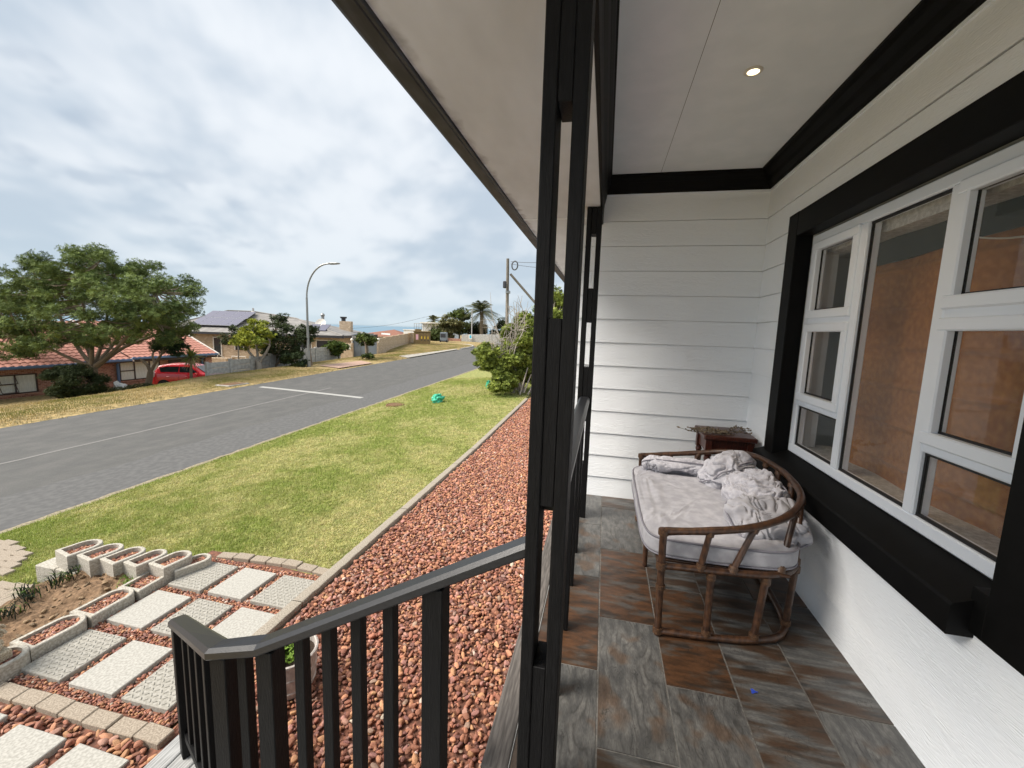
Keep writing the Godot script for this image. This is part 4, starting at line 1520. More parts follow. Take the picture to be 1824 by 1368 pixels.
func build_blocks():
	var tops := [[-5.05, -4.795, -2.73], [-4.79, -4.545, -2.74], [-4.54, -4.305, -2.765], [-4.30, -4.09, -2.80], [-4.085, -3.85, -2.86]]
	var names := ["end concrete planter block of the raised row, farthest from the patterned slabs", "second concrete planter block of the raised row along the lawn edge", "middle concrete planter block of the raised row along the lawn edge", "fourth concrete planter block of the raised row along the lawn edge", "concrete planter block of the raised row nearest the patterned slabs"]
	for i in 5:
		var a = tops[i]
		u_block(names[i], Vector3((a[0] + a[1]) * 0.5, -0.74 - 0.012 * i, a[2]), -0.22 + 0.02 * i, a[1] - a[0] - 0.006, 0.30, 0.32, 0.045)
	u_block("low concrete planter block closing the raised row beside the far patterned slab", Vector3(-3.90, -0.85, -2.95), -0.42, 0.20, 0.32, 0.2, 0.03)
	for x in [-5.12, -4.86]:
		var t = thing("footing_block", "low concrete footing block under the end of the raised planter row" if x < -5.0 else "low concrete footing block below the second raised planter block", "concrete block", Vector3(x, -0.90, -2.71), 0.0, "footing blocks of the planter row")
		bx(t, "block", Vector3(-0.125, -0.2, -0.2), Vector3(0.125, 0.0, 0.0), M.block, 0.006)
	var r2 := ["ground-level planter block touching the raised planter row", "ground-level planter block, second from the raised planter row", "ground-level planter block, third from the raised planter row", "ground-level planter block that carries the carved stone ornament"]
	var z := [-2.62, -2.27, -1.91, -1.56]
	var xx := [-3.965, -3.955, -3.945, -3.93]
	for i in 4:
		u_block(r2[i], Vector3(xx[i], -0.872 + 0.012 * i, z[i]), 0.04 - 0.05 * i, 0.235, 0.365, 0.16, 0.028)
	# carved stone ornament standing on the nearest block
	var s = thing("stone_ornament", "carved weathered stone ornament on the planter block beside the soil bed", "ornament", Vector3(-3.97, -0.86, -1.74))
	bx(s, "plinth", Vector3(-0.10, 0.0, -0.10), Vector3(0.10, 0.07, 0.10), M.statue, 0.01)
	var m := MB.new()
	var nz := noise(9.0, 3, 4)
	m.grid(func(u, v):
		var th: float = -u * TAU
		var prof = 0.075 + 0.022 * sin(v * 9.0) - 0.02 * v
		var r: float = prof * (1.0 + 0.10 * cos(th * 10.0) * (0.5 + 0.5 * sin(v * 14.0)) + 0.12 * nz.get_noise_3d(cos(th), v * 4.0, sin(th)))
		return Vector3(cos(th) * r, 0.07 + v * 0.22, sin(th) * r), 60, 24)
	part(s, "carved_body", m, M.statue)
	var c := MB.new()
	for k in 8:
		var a := TAU * k / 8.0
		var pts := []
		for i in 14:
			var q := i / 13.0
			var rr := 0.035 * (1.0 - q * 0.8)
			var o := Vector3(cos(a), 0, sin(a)) * (0.085 + 0.0 * q)
			pts.append(o + Vector3(cos(a) * cos(q * 9.0) * rr, 0.19 + sin(q * 9.0) * rr, sin(a) * cos(q * 9.0) * rr))
		c.tube(pts, 0.009, 6)
	part(s, "scrolls", c, M.statue)
	var hd := MB.new()
	hd.grid(func(u, v):
		var th: float = -u * TAU
		var r: float = 0.07 * sin(PI * clampf(v, 0.02, 0.98)) * (1.0 + 0.25 * nz.get_noise_3d(cos(th) * 1.5, v * 3.0, sin(th) * 1.5)) 
		return Vector3(cos(th) * r, 0.285 + v * 0.15, sin(th) * r), 30, 16)
	part(s, "finial", hd, M.statue)

func build_pot():
	var o := Vector3(-1.96, -0.935, -2.20)
	var p = thing("plant_pot", "round whitewashed pot with seedlings on the red pebbles", "plant pot", o)
	var m := MB.new()
	m.lathe([Vector2(0.0, 0.0), Vector2(0.150, 0.0), Vector2(0.158, 0.03), Vector2(0.163, 0.035), Vector2(0.163, 0.045), Vector2(0.160, 0.05), Vector2(0.168, 0.125), Vector2(0.171, 0.13), Vector2(0.171, 0.14), Vector2(0.168, 0.145), Vector2(0.176, 0.225), Vector2(0.182, 0.235), Vector2(0.182, 0.25), Vector2(0.172, 0.255), Vector2(0.165, 0.25), Vector2(0.158, 0.19)], 56)
	part(p, "pot", m, M.potclay)
	var s := MB.new()
	var nz := noise(5.0, 3, 3)
	s.grid(func(u, v):
		var r: float = v * 0.165
		return Vector3(cos(u * TAU) * r, 0.205 + 0.012 * nz.get_noise_2d(cos(u * TAU) * r * 9.0, sin(u * TAU) * r * 9.0), sin(u * TAU) * r), 32, 10)
	part(p, "soil", s, M.darksoil)
	var xf := []
	var cs := []
	for k in 90:
		var q := Vector2(rng.randfn(), rng.randfn()) * 0.055 + Vector2(-0.02, 0.03)
		if q.length() > 0.145: continue
		xf.append(Transform3D(Basis.from_euler(Vector3(rng.randf_range(-0.9, 0.9), rng.randf() * TAU, rng.randf_range(-0.6, 0.6))).scaled(Vector3.ONE * rng.randf_range(0.02, 0.05)), Vector3(q.x, 0.215 + rng.randf() * 0.08, q.y)))
		cs.append(Color(0.16, 0.26, 0.045) * rng.randf_range(0.7, 1.2))
	scatter(p, "seedlings", leaf_mesh(0.5), M.leaf, xf, cs).set_meta("kind", "stuff")

func tuft_mesh(sd: int, blades: int, h: float, w: float, spread: float) -> ArrayMesh:
	var g := RandomNumberGenerator.new()
	g.seed = sd
	var m := MB.new()
	for k in blades:
		var a := g.randf() * TAU
		var lean := g.randf_range(0.2, 1.0)
		var hh := h * g.randf_range(0.6, 1.15)
		var base := Vector3(g.randfn() * spread, -0.006, g.randfn() * spread)
		var d := Vector3(cos(a), 0, sin(a))
		var s := Vector3(-sin(a), 0, cos(a)) * w * 0.5
		var p1 := base + d * hh * lean * 0.35 + Vector3.UP * hh * 0.62
		var p2 := base + d * hh * lean * 0.95 + Vector3.UP * hh * (1.0 - 0.32 * lean)
		m.quad(base - s, base + s, p1 + s * 0.8, p1 - s * 0.8)
		var nn := (p1 - base).cross(s).normalized()
		m.vert(p1 - s * 0.8, nn, Vector2.ZERO); m.vert(p1 + s * 0.8, nn, Vector2.ZERO); m.vert(p2, nn, Vector2.ONE)
	return m.mesh()

func build_lawn():
	var l = struct("lawn")
	sheet(l, "turf", func(x, z): return ground(x, z) - (0.07 if z > -3.3 and x > -5.2 else 0.0), -2.55, XN + 0.13, 2.0, -46.0, 24, 160, M.lawn)
	rng.seed = 99
	var nz := noise(0.35, 4, 5)
	var nf := noise(1.6, 3, 6)
	var tufts := [tuft_mesh(1, 9, 0.042, 0.0052, 0.018), tuft_mesh(2, 9, 0.034, 0.0052, 0.02), tuft_mesh(3, 11, 0.05, 0.005, 0.02)]
	var xf := [[], [], []]
	var cs := [[], [], []]
	var z := -2.6
	while z > -19.5:
		var step := lerpf(0.032, 0.075, ss(-3.0, -14.0, z))
		var x := XN + 0.16
		while x < -2.56:
			var px := x + rng.randf() * step
			var pz := z - rng.randf() * step
			x += step
			if not is_lawn(px, pz): continue
			var a := nz.get_noise_2d(px * 1.0, pz * 0.8)
			var b := nf.get_noise_2d(px, pz)
			var dry := clampf(0.34 + a * 1.2 + b * 0.6 + 0.42 * ss(-4.2, -3.0, px) * ss(-9.0, -4.5, pz), 0.0, 1.0)
			var k := 0 if dry < 0.5 else 1
			if rng.randf() < 0.2: k = 2
			var s := rng.randf_range(0.75, 1.25) * lerpf(1.0, 1.55, ss(-3.0, -14.0, pz))
			xf[k].append(Transform3D(Basis.from_euler(Vector3(0, rng.randf() * TAU, 0)).scaled(Vector3(s, s * lerpf(1.0, 0.8, dry), s)), Vector3(px, ground(px, pz), pz)))
			var g := Color(0.32, 0.39, 0.11).lerp(Color(0.58, 0.51, 0.27), clampf(dry * 0.85 + rng.randf_range(-0.2, 0.25), 0.0, 1.0))
			cs[k].append(g * rng.randf_range(0.8, 1.2))
		z -= step
	for k in 3: scatter(l, "grass", tufts[k], M.blade, xf[k], cs[k]).set_meta("kind", "stuff")
	# green refuse bags and a rusty drain lid
	crumpled_bag("refuse_bag", "green plastic refuse bag lying open on the lawn", Vector3(-5.28, ground(-5.28, -12.8), -12.8), Vector3(0.22, 0.13, 0.16), 3, M.bag, "green bags on the lawn")
	crumpled_bag("refuse_bag", "green plastic refuse bag tucked under the bush with bare branches", Vector3(-4.45, ground(-4.45, -16.0), -16.0), Vector3(0.09, 0.14, 0.09), 5, M.bag, "green bags on the lawn")
	var d = thing("drain_lid", "rusty brown drain lid set in the lawn", "drain cover", Vector3(-6.56, ground(-6.56, -12.33) + 0.022, -12.33))
	var m := MB.new()
	m.lathe([Vector2(0.0, 0.02), Vector2(0.22, 0.02), Vector2(0.235, 0.012), Vector2(0.24, -0.05)], 28)
	part(d, "lid", m, M.rust)
	var rm := MB.new()
	rm.lathe([Vector2(0.25, -0.05), Vector2(0.25, 0.018), Vector2(0.29, 0.018), Vector2(0.30, -0.05)], 28)
	part(d, "rim", rm, M.rust)

func crumpled_bag(called, label, at, half: Vector3, sd, mat, group := ""):
	var t = thing(called, label, "bag", at, 0.4 * sd, group)
	var n1 := noise(1.0, 2, sd)
	var m := MB.new()
	m.grid(func(u, v):
		var p := sellip(u, v, 0.8)
		var f: float = 1.0 + 0.55 * n1.get_noise_3dv(p * 1.3) - 0.22 * absf(n1.get_noise_3dv(p * 2.2 + Vector3.ONE * 7.0))
		var q := p * half * f
		q.y = maxf(q.y + half.y * 0.8, 0.0)
		if p.y > 0.75: q += Vector3(0.3 * half.x, 0.25 * half.y, 0) * (p.y - 0.75) * 4.0
		return q, 40, 28)
	part(t, "bag", m, mat)
	var k := MB.new()
	k.grid(func(u, v):
		var th: float = u * TAU
		var r: float = 0.02 + 0.06 * v * (1.0 + 0.4 * sin(th * 5.0))
		return Vector3(0.3 * half.x + cos(th) * r, half.y * 1.55 + v * 0.08, sin(th) * r), 24, 4)
	part(t, "gathered_neck", k, mat)

func build_soil_bed():
	var b = struct("soil_bed")
	var nz := noise(2.2, 5, 8)
	sheet(b, "soil", func(x, z): return -0.965 + 0.055 * ss(-2.2, -2.7, z) + 0.05 * nz.get_noise_2d(x * 2.0, z * 2.0) + 0.012 * nz.get_noise_2d(x * 9.0, z * 9.0), -4.86, -4.0, -1.4, -2.9, 44, 76, M.soil)
	lay_stones(b, "clods", func(x, z): return rng.randf() < 0.5, Vector2(-4.84, -2.88), Vector2(-4.06, -1.4), 0.045, 0.006, 0.026, func(x, z): return -0.965 + 0.055 * ss(-2.2, -2.7, z) + 0.05 * nz.get_noise_2d(x * 2.0, z * 2.0), 0, 1, 0.0)
	for c in b.get_children():
		if c is MultiMeshInstance3D:
			for i in c.multimesh.instance_count:
				var g := rng.randf_range(0.6, 1.25)
				c.multimesh.set_instance_color(i, Color(0.25, 0.17, 0.095) * g)
	var kinds := ["dark strappy grass tuft against the footing of the raised planter row", "dark strappy grass tuft at the middle of the soil bed edge", "dark strappy grass tuft behind the carved stone ornament", "small green weed sprouting at the corner of the soil bed"]
	var spots := [Vector3(-4.70, -0.90, -2.62), Vector3(-4.74, -0.93, -2.38), Vector3(-4.66, -0.94, -2.16), Vector3(-4.14, -0.90, -2.74)]
	for i in 4:
		var t = thing("grass_tuft", kinds[i], "grass tuft", spots[i], i * 1.3, "plants of the soil bed")
		var m := MB.new()
		m.tint = true
		var gr := RandomNumberGenerator.new()
		gr.seed = 60 + i
		for k in (60 if i < 3 else 40):
			var a := gr.randf() * TAU
			var hh := gr.randf_range(0.07, 0.15) * (1.0 if i < 3 else 0.5)
			var d := Vector3(cos(a), 0, sin(a))
			var s := Vector3(-sin(a), 0, cos(a)) * 0.0035
			var base := Vector3(gr.randfn() * 0.035, -0.02, gr.randfn() * 0.07)
			var p1 := base + d * hh * 0.35 + Vector3.UP * hh * 0.75
			var p2 := base + d * hh * 0.95 + Vector3.UP * hh * gr.randf_range(0.5, 0.9)
			m.col = (Color(0.022, 0.03, 0.022) if i < 3 and gr.randf() < 0.6 else Color(0.07, 0.11, 0.03)) if i < 3 else Color(0.12, 0.2, 0.04)
			m.quad(base - s, base + s, p1 + s, p1 - s)
			m.quad(p1 - s, p1 + s, p2 + s * 0.2, p2 - s * 0.2)
		part(t, "blades", m, M.blade)
# a point seen at a pixel of the photograph, w metres in front of the lens
func at(px: float, py: float, w: float) -> Vector3:
	var t: Transform3D = get_node("camera").transform
	return t.origin + (-t.basis.z + t.basis.x * ((px - 912.0) / 745.0) - t.basis.y * ((py - 684.0) / 745.0)) * w

func build_land():
	var g = struct("ground")
	var xs := [200.0, 60.0, 12.0, 0.0, -1.0, -2.0, -2.45, -4.0, -6.0, -7.4, XN, -9.0, -11.0, -13.0, XF, -14.5, -15.0, -15.6, -16.2, -16.8, -17.4, -18.0, -18.7, -19.5, -20.5, -22.0, -23.5, -25.0, -27.0, -30.0, -35.0, -42.0, -55.0, -80.0, -130.0, -200.0, -300.0, -420.0]
	var zs := []
	var z := 40.0
	while z > -430.0:
		zs.append(z)
		z -= 1.2 if z > -60.0 and z < 6.0 else 6.0 if z > -140.0 else 25.0
	var m := MB.new()
	var nx := xs.size() - 1
	var nz := zs.size() - 1
	var bump := noise(0.5, 3, 3)
	m.grid(func(u, v):
		var x: float = xs[int(round(u * nx))]
		var zz: float = zs[int(round(v * nz))]
		var y := ground(x, zz)
		if x > XF - 0.2: y -= 0.045 if x > XF + 0.1 else 0.02
		else: y += 0.035 * bump.get_noise_2d(x, zz)
		return Vector3(x, y, zz), nx, nz)
	part(g, "verge", m, M.verge)
	var sea = struct("sea")
	var s := MB.new()
	s.quad(Vector3(-40000, -38, 30000), Vector3(30000, -38, 30000), Vector3(30000, -38, -40000), Vector3(-40000, -38, -40000))
	part(sea, "water", s, M.sea)
	# --- road
	var r = struct("road")
	sheet(r, "asphalt", func(x, zz): return yroad(zz) + 0.010 * (1.0 - pow((x - (XN + XF) * 0.5) / 3.3, 2.0)), XN, XF - 0.05, 20.0, -60.0, 10, 90, M.asphalt)
	# older smoother strip along the near side, and its worn seam
	var nn := noise(0.4, 3, 12)
	var st := MB.new()
	st.grid(func(u, v):
		var zz := lerpf(14.0, -60.0, v)
		var xa := XN + 0.002
		var xb := XN - 1.35 + 0.22 * nn.get_noise_2d(zz * 1.5, 0.0) + 0.05 * nn.get_noise_2d(zz * 9.0, 5.0)
		var x := lerpf(xa, xb, u)
		return Vector3(x, yroad(zz) + 0.010 * (1.0 - pow((x - (XN + XF) * 0.5) / 3.3, 2.0)) + 0.004, zz), 2, 220)
	part(r, "patched_strip", st, M.patch)
	var sm := MB.new()
	sm.grid(func(u, v):
		var zz := lerpf(6.0, -15.0, v)
		var x = -10.84 + (u - 0.5) * 0.09 + 0.025 * nn.get_noise_2d(zz * 3.0, 3.0)
		return Vector3(x, yroad(zz) + 0.010 * (1.0 - pow((x - (XN + XF) * 0.5) / 3.3, 2.0)) + 0.004, zz), 1, 120)
	part(r, "worn_seam", sm, M.seam)
	var ln := MB.new()
	ln.grid(func(u, v):
		var x := lerpf(-13.5, -8.5, u)
		var zz = lerpf(-14.18, -13.5, u) + (v - 0.5) * 0.24
		return Vector3(x, yroad(zz) + 0.010 * (1.0 - pow((x - (XN + XF) * 0.5) / 3.3, 2.0)) + 0.006, zz), 20, 1)
	part(r, "stop_line", ln, M.roadpaint)
	# kerb of the near side
	for k in 20:
		var z0 := 4.0 - k * 2.5
		var e = thing("kerb", "worn concrete kerb strip between the lawn and the road", "kerb", Vector3(XN + 0.07, 0, z0), 0.0, "kerb along the lawn")
		var km := MB.new()
		km.grid(func(u, v):
			var prof := [Vector2(-0.06, -0.12), Vector2(-0.058, 0.006), Vector2(-0.05, 0.016), Vector2(0.05, 0.018), Vector2(0.06, 0.006), Vector2(0.062, -0.12)]
			var q: Vector2 = prof[int(round(v * 5.0))]
			var zz = -u * 2.49
			return Vector3(q.x + 0.035 * nn.get_noise_2d((z0 + zz) * 5.0, v * 3.0), yroad(z0 + zz) + q.y + 0.01 * nn.get_noise_2d((z0 + zz) * 7.0, 4.0), zz), 40, 5)
		part(e, "kerbstone", km, M.kerb)
	# drives and an inspection cover on the far verge
	var flat := func(called, pts: Array, mat, lift):
		var pv = struct(called)
		var q := MB.new()
		var f := func(u: float, v: float) -> Vector3:
			var a: Vector2 = pts[0].lerp(pts[1], u)
			var b: Vector2 = pts[3].lerp(pts[2], u)
			var c := a.lerp(b, v)
			return Vector3(c.x, ground(c.x, c.y) + lift, c.y)
		q.grid(f, 14, 14)
		part(pv, "surface", q, mat)
	flat.call("brick_drive", [Vector2(-14.45, -20.7), Vector2(-14.3, -23.9), Vector2(-15.7, -24.9), Vector2(-16.2, -21.3)], M.pinkpaving, 0.035)
	flat.call("concrete_drive", [Vector2(-14.1, -28.4), Vector2(-14.1, -39.5), Vector2(-14.45, -39.5), Vector2(-15.4, -29.5)], M.concretedrive, 0.035)
	flat.call("concrete_crossing", [Vector2(-9.0, -46.5), Vector2(-9.0, -49.0), Vector2(-14.5, -49.0), Vector2(-13.5, -46.5)], M.concretedrive, 0.04)
	var ic = thing("inspection_cover", "pale square concrete inspection cover on the far grass verge", "drain cover", Vector3(-14.75, ground(-14.75, -14.1) + 0.03, -14.1))
	bx(ic, "surround", Vector3(-0.34, -0.1, -0.5), Vector3(0.34, 0.005, 0.5), M.concretedrive, 0.02)
	bx(ic, "lid", Vector3(-0.26, -0.02, -0.4), Vector3(0.26, 0.018, 0.4), M.rust, 0.01)
	var kb = thing("kerb", "pale curved concrete kerb at the bend below the utility kiosk", "kerb", Vector3(-14.1, 0, -40.0))
	var kb2 := MB.new()
	kb2.tube(spline([Vector3(0, yroad(-40.0), 0), Vector3(0, yroad(-42.5), -2.5), Vector3(-0.3, yroad(-45), -5.0), Vector3(-1.4, yroad(-47), -6.9), Vector3(-4.0, yroad(-48), -7.8)]), 0.14, 8)
	part(kb, "kerbstone", kb2, M.concretedrive)
	# dry grass on the far verge
	rng.seed = 31
	var nz2 := noise(0.35, 4, 15)
	var vg = struct("verge_grass")
	var tf := tuft_mesh(11, 8, 0.07, 0.012, 0.05)
	var xf := []
	var cs := []
	var zz2 := 0.0
	while zz2 > -46.0:
		var x := XF - 0.02
		while x > crest(zz2) - 2.2:
			var px := x + rng.randf_range(-0.06, 0.06)
			var pz := zz2 + rng.randf_range(-0.06, 0.06)
			x -= 0.10
			if px < -14.1 and px > -16.9 and pz < -20.2 and pz > -25.3: continue
			if pz < -28.6 and pz > -40.5 and px > -14.8: continue
			if absf(px + 14.75) < 0.45 and absf(pz + 14.1) < 0.6: continue
			var edge := ss(-14.9, -14.1, px)
			if rng.randf() < edge * 0.75: continue
			var dry := clampf(0.55 + nz2.get_noise_2d(px * 1.4, pz) * 1.2 + edge * 0.4, 0.0, 1.0)
			var gs := rng.randf_range(0.7, 1.3)
			xf.append(Transform3D(Basis(Vector3.UP, rng.randf() * TAU).scaled(Vector3.ONE * gs), Vector3(px, ground(px, pz) - 0.01, pz)))
			cs.append(Color(0.25, 0.25, 0.085).lerp(Color(0.52, 0.41, 0.24), clampf(dry + rng.randf_range(-0.2, 0.2), 0.0, 1.0)) * rng.randf_range(0.8, 1.15))
		zz2 -= 0.11
	scatter(vg, "grass", tf, M.blade, xf, cs).set_meta("kind", "stuff")

# ------------------------------------------------------------- plants
func leaf_mesh(w := 0.45) -> ArrayMesh:
	var m := MB.new()
	var g := RandomNumberGenerator.new()
	g.seed = 3
	for k in 6:
		var a := TAU * k / 6.0 + g.randf() * 0.5
		var d := Vector3(cos(a), g.randf_range(-0.1, 0.7), sin(a)).normalized()
		var s := d.cross(Vector3.UP).normalized() * w * 0.5
		var tip := d
		var mid := d * 0.5 + Vector3.UP * 0.08
		m.tri_out(Vector3.ZERO, mid + s, mid - s, Vector3(0, -5, 0))
		m.tri_out(tip, mid + s, mid - s, Vector3(0, -5, 0))
	return m.mesh()

func foliage(parent, clumps: Array, per: float, size: float, ca: Color, cb: Color, leaf: ArrayMesh, called := "crown"):
	var xf := []
	var cs := []
	for c in clumps:
		var r: Vector3 = c[1]
		var n := int(per * r.x * r.z * 4.0) + 8
		var tone := rng.randf()
		for k in n:
			var d := Vector3(rng.randfn(), rng.randfn(), rng.randfn()).normalized()
			var q := pow(rng.randf(), 0.45)
			if d.y < 0.0: d.y *= 0.7
			var p: Vector3 = c[0] + d * r * q
			var up := Basis.from_euler(Vector3(rng.randf_range(-1.0, 1.0), rng.randf() * TAU, rng.randf_range(-1.0, 1.0)))
			xf.append(Transform3D(up.scaled(Vector3.ONE * size * rng.randf_range(0.6, 1.25)), p))
			cs.append(ca.lerp(cb, clampf(tone * 0.6 + rng.randf_range(-0.1, 0.5), 0.0, 1.0)) * rng.randf_range(0.75, 1.2))
	var made = scatter(parent, called, leaf, M.leaf, xf, cs)
	made.set_meta("kind", "stuff")
	return made

# tree or shrub: limbs are lists of points with a start radius; twigs reach from the limbs to the clumps
func plant(called, label, category, base: Vector3, limbs: Array, clumps: Array, per, size, ca, cb, bark, leaf, group := "", twig := 0.03, max_twigs := 999):
	base.y = minf(base.y, ground(base.x, base.z))
	if limbs.size(): limbs[0][0].insert(0, base - Vector3(0, 0.08, 0))
	var t = thing(called, label, category, base, 0.0, group)
	var wood := MB.new()
	var nodes := []
	for l in limbs:
		var pts := []
		for p in l[0]: pts.append(p - base)
		var sp := spline(pts, 5) if pts.size() > 2 else pts
		var rr := []
		for i in sp.size():
			rr.append(lerpf(l[1], l[2], float(i) / (sp.size() - 1)))
			if i > sp.size() * 0.3: nodes.append(sp[i])
		wood.tube(sp, rr, 8)
	var cl := []
	var made := 0
	for c in clumps:
		var q: Vector3 = c[0] - base
		cl.append([q, c[1]])
		if nodes.size() and made < max_twigs:
			made += 1
			var best: Vector3 = nodes[0]
			for nd in nodes:
				if nd.distance_squared_to(q) < best.distance_squared_to(q): best = nd
			if best.distance_to(q) > 0.1:
				var midp := best.lerp(q, 0.5) + Vector3(rng.randf_range(-0.1, 0.1), rng.randf_range(-0.1, 0.02), rng.randf_range(-0.1, 0.1)) * best.distance_to(q)
				wood.tube([best, midp, q], [twig, twig * 0.7, twig * 0.3], 5)
	if limbs.size(): part(t, "trunk", wood, bark)
	foliage(t, cl, per, size, ca, cb, leaf)
	return t

# clumps scattered in an ellipsoid given in pixels at a distance, with real depth
func clump_field(cx, cy, rx, ry, w, depth, n, rad, test = null) -> Array:
	var out := []
	var tries := 0
	while out.size() < n and tries < n * 40:
		tries += 1
		var d := Vector3(rng.randf_range(-1, 1), rng.randf_range(-1, 1), rng.randf_range(-1, 1))
		if d.length() > 1.0 or d.length() < 0.45: continue
		var px: float = cx + d.x * rx
		var py: float = cy - d.y * ry
		if test != null and not test.call(px, py): continue
		var s: float = rad * rng.randf_range(0.75, 1.25)
		out.append([at(px, py, w + d.z * depth), Vector3(s, s * 0.7, s)])
	return out

func build_plants():
	var leaf := leaf_mesh(0.42)
	var fine := leaf_mesh(0.3)
	var broad := leaf_mesh(0.6)
	rng.seed = 77
	# big spreading tree in front of the brick house
	var W := 20.0
	var limbs := []
	limbs.append([[at(168, 722, W), at(168, 690, W), at(166, 652, W)], 0.2, 0.16])
	for l in [[[166, 654, 0], [120, 636, -.3], [70, 612, -.6], [18, 596, -.4]], [[164, 652, 0], [128, 604, .6], [96, 546, 1.2], [62, 508, 1.6]], [[164, 650, 0], [162, 600, -.5], [148, 545, -.9], [136, 490, -1.2]], [[168, 650, 0], [184, 604, .5], [194, 545, .9], [208, 485, 1.4]], [[170, 652, 0], [206, 622, -.6], [246, 575, -1.2], [276, 520, -1.5]], [[172, 654, 0], [222, 618, .4], [286, 592, .8], [330, 556, .9]], [[166, 652, 0], [150, 610, 1.2], [110, 570, 2.2], [80, 530, 2.6]], [[168, 652, 0], [200, 615, 1.4], [240, 560, 2.4], [262, 500, 2.8]]]:
		var pts := []
		for p in l: pts.append(at(p[0], p[1], W + p[2]))
		limbs.append([pts, 0.095, 0.03])
	var ok := func(px, py):
		var lowest := 614.0 + 30.0 * (1.0 - ss(20.0, 110.0, px)) + 8.0 * ss(250.0, 320.0, px)
		return py < lowest
	var cl := clump_field(165, 548, 196, 106, W, 3.8, 340, 0.46, ok)
	cl.append_array(clump_field(330, 575, 34, 28, W, 1.0, 8, 0.36))
	cl.append_array(clump_field(10, 620, 44, 30, W, 1.4, 8, 0.4))
	plant("shade_tree", "large spreading green tree with forked grey trunk before the brick house", "tree", at(168, 722, W), limbs, cl, 125.0, 0.105, Color(0.045, 0.072, 0.026), Color(0.22, 0.28, 0.09), M.bark, fine, "", 0.035)
	# clipped dark hedge ball under it
	var hc := []
	for k in 60:
		var d := Vector3(rng.randfn(), rng.randfn(), rng.randfn()).normalized()
		hc.append([at(134, 682, 18.0) + d * Vector3(1.08, 0.62, 0.8), Vector3(0.3, 0.22, 0.3)])
	plant("clipped_bush", "rounded clipped dark green bush under the large spreading tree", "bush", at(134, 712, 18.0), [[[at(134, 716, 18.0), at(134, 690, 18.0)], 0.1, 0.06]], hc, 520.0, 0.065, Color(0.016, 0.026, 0.012), Color(0.05, 0.066, 0.026), M.bark, fine, "", 0.02)
	# low dark shrubs beside it
	var lc := []
	for k in 16: lc.append([at(196 + k * 4.6, 700 - k * 0.6 + rng.randf_range(-5, 3), 18.4 + rng.randf_range(-.3, .3)), Vector3(0.2, 0.13, 0.2)])
	plant("low_shrub", "low grey-green shrubs along the verge behind the white bag", "shrub", at(230, 706, 18.4), [[[at(230, 708, 18.4), at(230, 700, 18.4)], 0.03, 0.02]], lc, 260.0, 0.07, Color(0.03, 0.04, 0.022), Color(0.09, 0.10, 0.05), M.bark, fine, "", 0.01)
	# small forked tree in front of the curtained window
	var l2 := [[[at(262, 694, 21.0), at(266, 676, 21.0), at(268, 662, 21.0)], 0.17, 0.12], [[at(268, 663, 21.0), at(262, 650, 21.1), at(250, 640, 21.3)], 0.09, 0.05], [[at(268, 663, 21.0), at(278, 645, 20.9), at(290, 628, 20.6), at(302, 615, 20.5)], 0.08, 0.03], [[at(276, 648, 21.0), at(272, 630, 21.4), at(285, 612, 21.6)], 0.06, 0.03]]
	var c2 := clump_field(302, 616, 34, 20, 20.6, 0.9, 26, 0.27)
	plant("small_tree", "small dark green tree with thick forked trunk beside the red car", "tree", at(262, 696, 21.0), l2, c2, 120.0, 0.10, Color(0.018, 0.035, 0.018), Color(0.055, 0.085, 0.035), M.bark, leaf, "", 0.02)
	# yucca by the car
	var yb := at(341, 682, 21.5)
	var y = thing("yucca", "spiky yellow-green yucca on a bare stem in front of the garage", "yucca", yb)
	var ym := MB.new()
	var head := at(341, 636, 21.5) - yb
	ym.tube([Vector3(0, -0.5, 0), Vector3(0.02, head.y * 0.5, 0), head], [0.075, 0.065, 0.07], 8)
	part(y, "stem", ym, M.bark)
	var yl := MB.new()
	yl.tint = true
	for k in 170:
		var th := rng.randf() * TAU
		var el := rng.randf_range(-1.2, 1.4)
		var d := Vector3(cos(th) * cos(el), sin(el), sin(th) * cos(el))
		var s := d.cross(Vector3(0.1, 1, 0.2)).normalized() * 0.024
		var L := rng.randf_range(0.45, 0.72)
		var b0: Vector3 = head + d * 0.05
		var b1: Vector3 = head + d * L * 0.6 + Vector3.DOWN * 0.02
		var b2: Vector3 = head + d * L + Vector3.DOWN * 0.12
		yl.col = (Color(0.22, 0.25, 0.07) if el > -0.35 else Color(0.33, 0.26, 0.13)) * rng.randf_range(0.7, 1.15)
		yl.quad(b0 - s, b0 + s, b1 + s, b1 - s)
		yl.quad(b1 - s, b1 + s, b2 + s * 0.1, b2 - s * 0.1)
	part(y, "leaves", yl, M.leaf)
	# yellow-green tree and its dark neighbours before the fence
	var wy := 24.0
	var ly := [[[at(463, 668, wy), at(462, 652, wy), at(460, 645, wy)], 0.19, 0.15], [[at(460, 646, wy), at(446, 630, wy), at(436, 615, wy - .2)], 0.09, 0.05], [[at(460, 646, wy), at(458, 625, wy + .3), at(455, 605, wy + .4)], 0.08, 0.04], [[at(462, 646, wy), at(474, 628, wy), at(482, 612, wy)], 0.09, 0.05]]
	var cy := clump_field(450, 606, 36, 22, wy, 0.9, 30, 0.34, func(px, py): return py < 626.0)
	cy.append_array(clump_field(462, 578, 16, 8, wy, 0.4, 7, 0.3))
	plant("young_tree", "yellow-green leafy tree with pale trunk before the precast fence", "tree", at(463, 668, wy), ly, cy, 110.0, 0.105, Color(0.10, 0.14, 0.03), Color(0.48, 0.5, 0.07), M.barkgrey, leaf, "", 0.025)
	var cd0 := clump_field(412, 598, 16, 18, 26.0, 0.7, 14, 0.3)
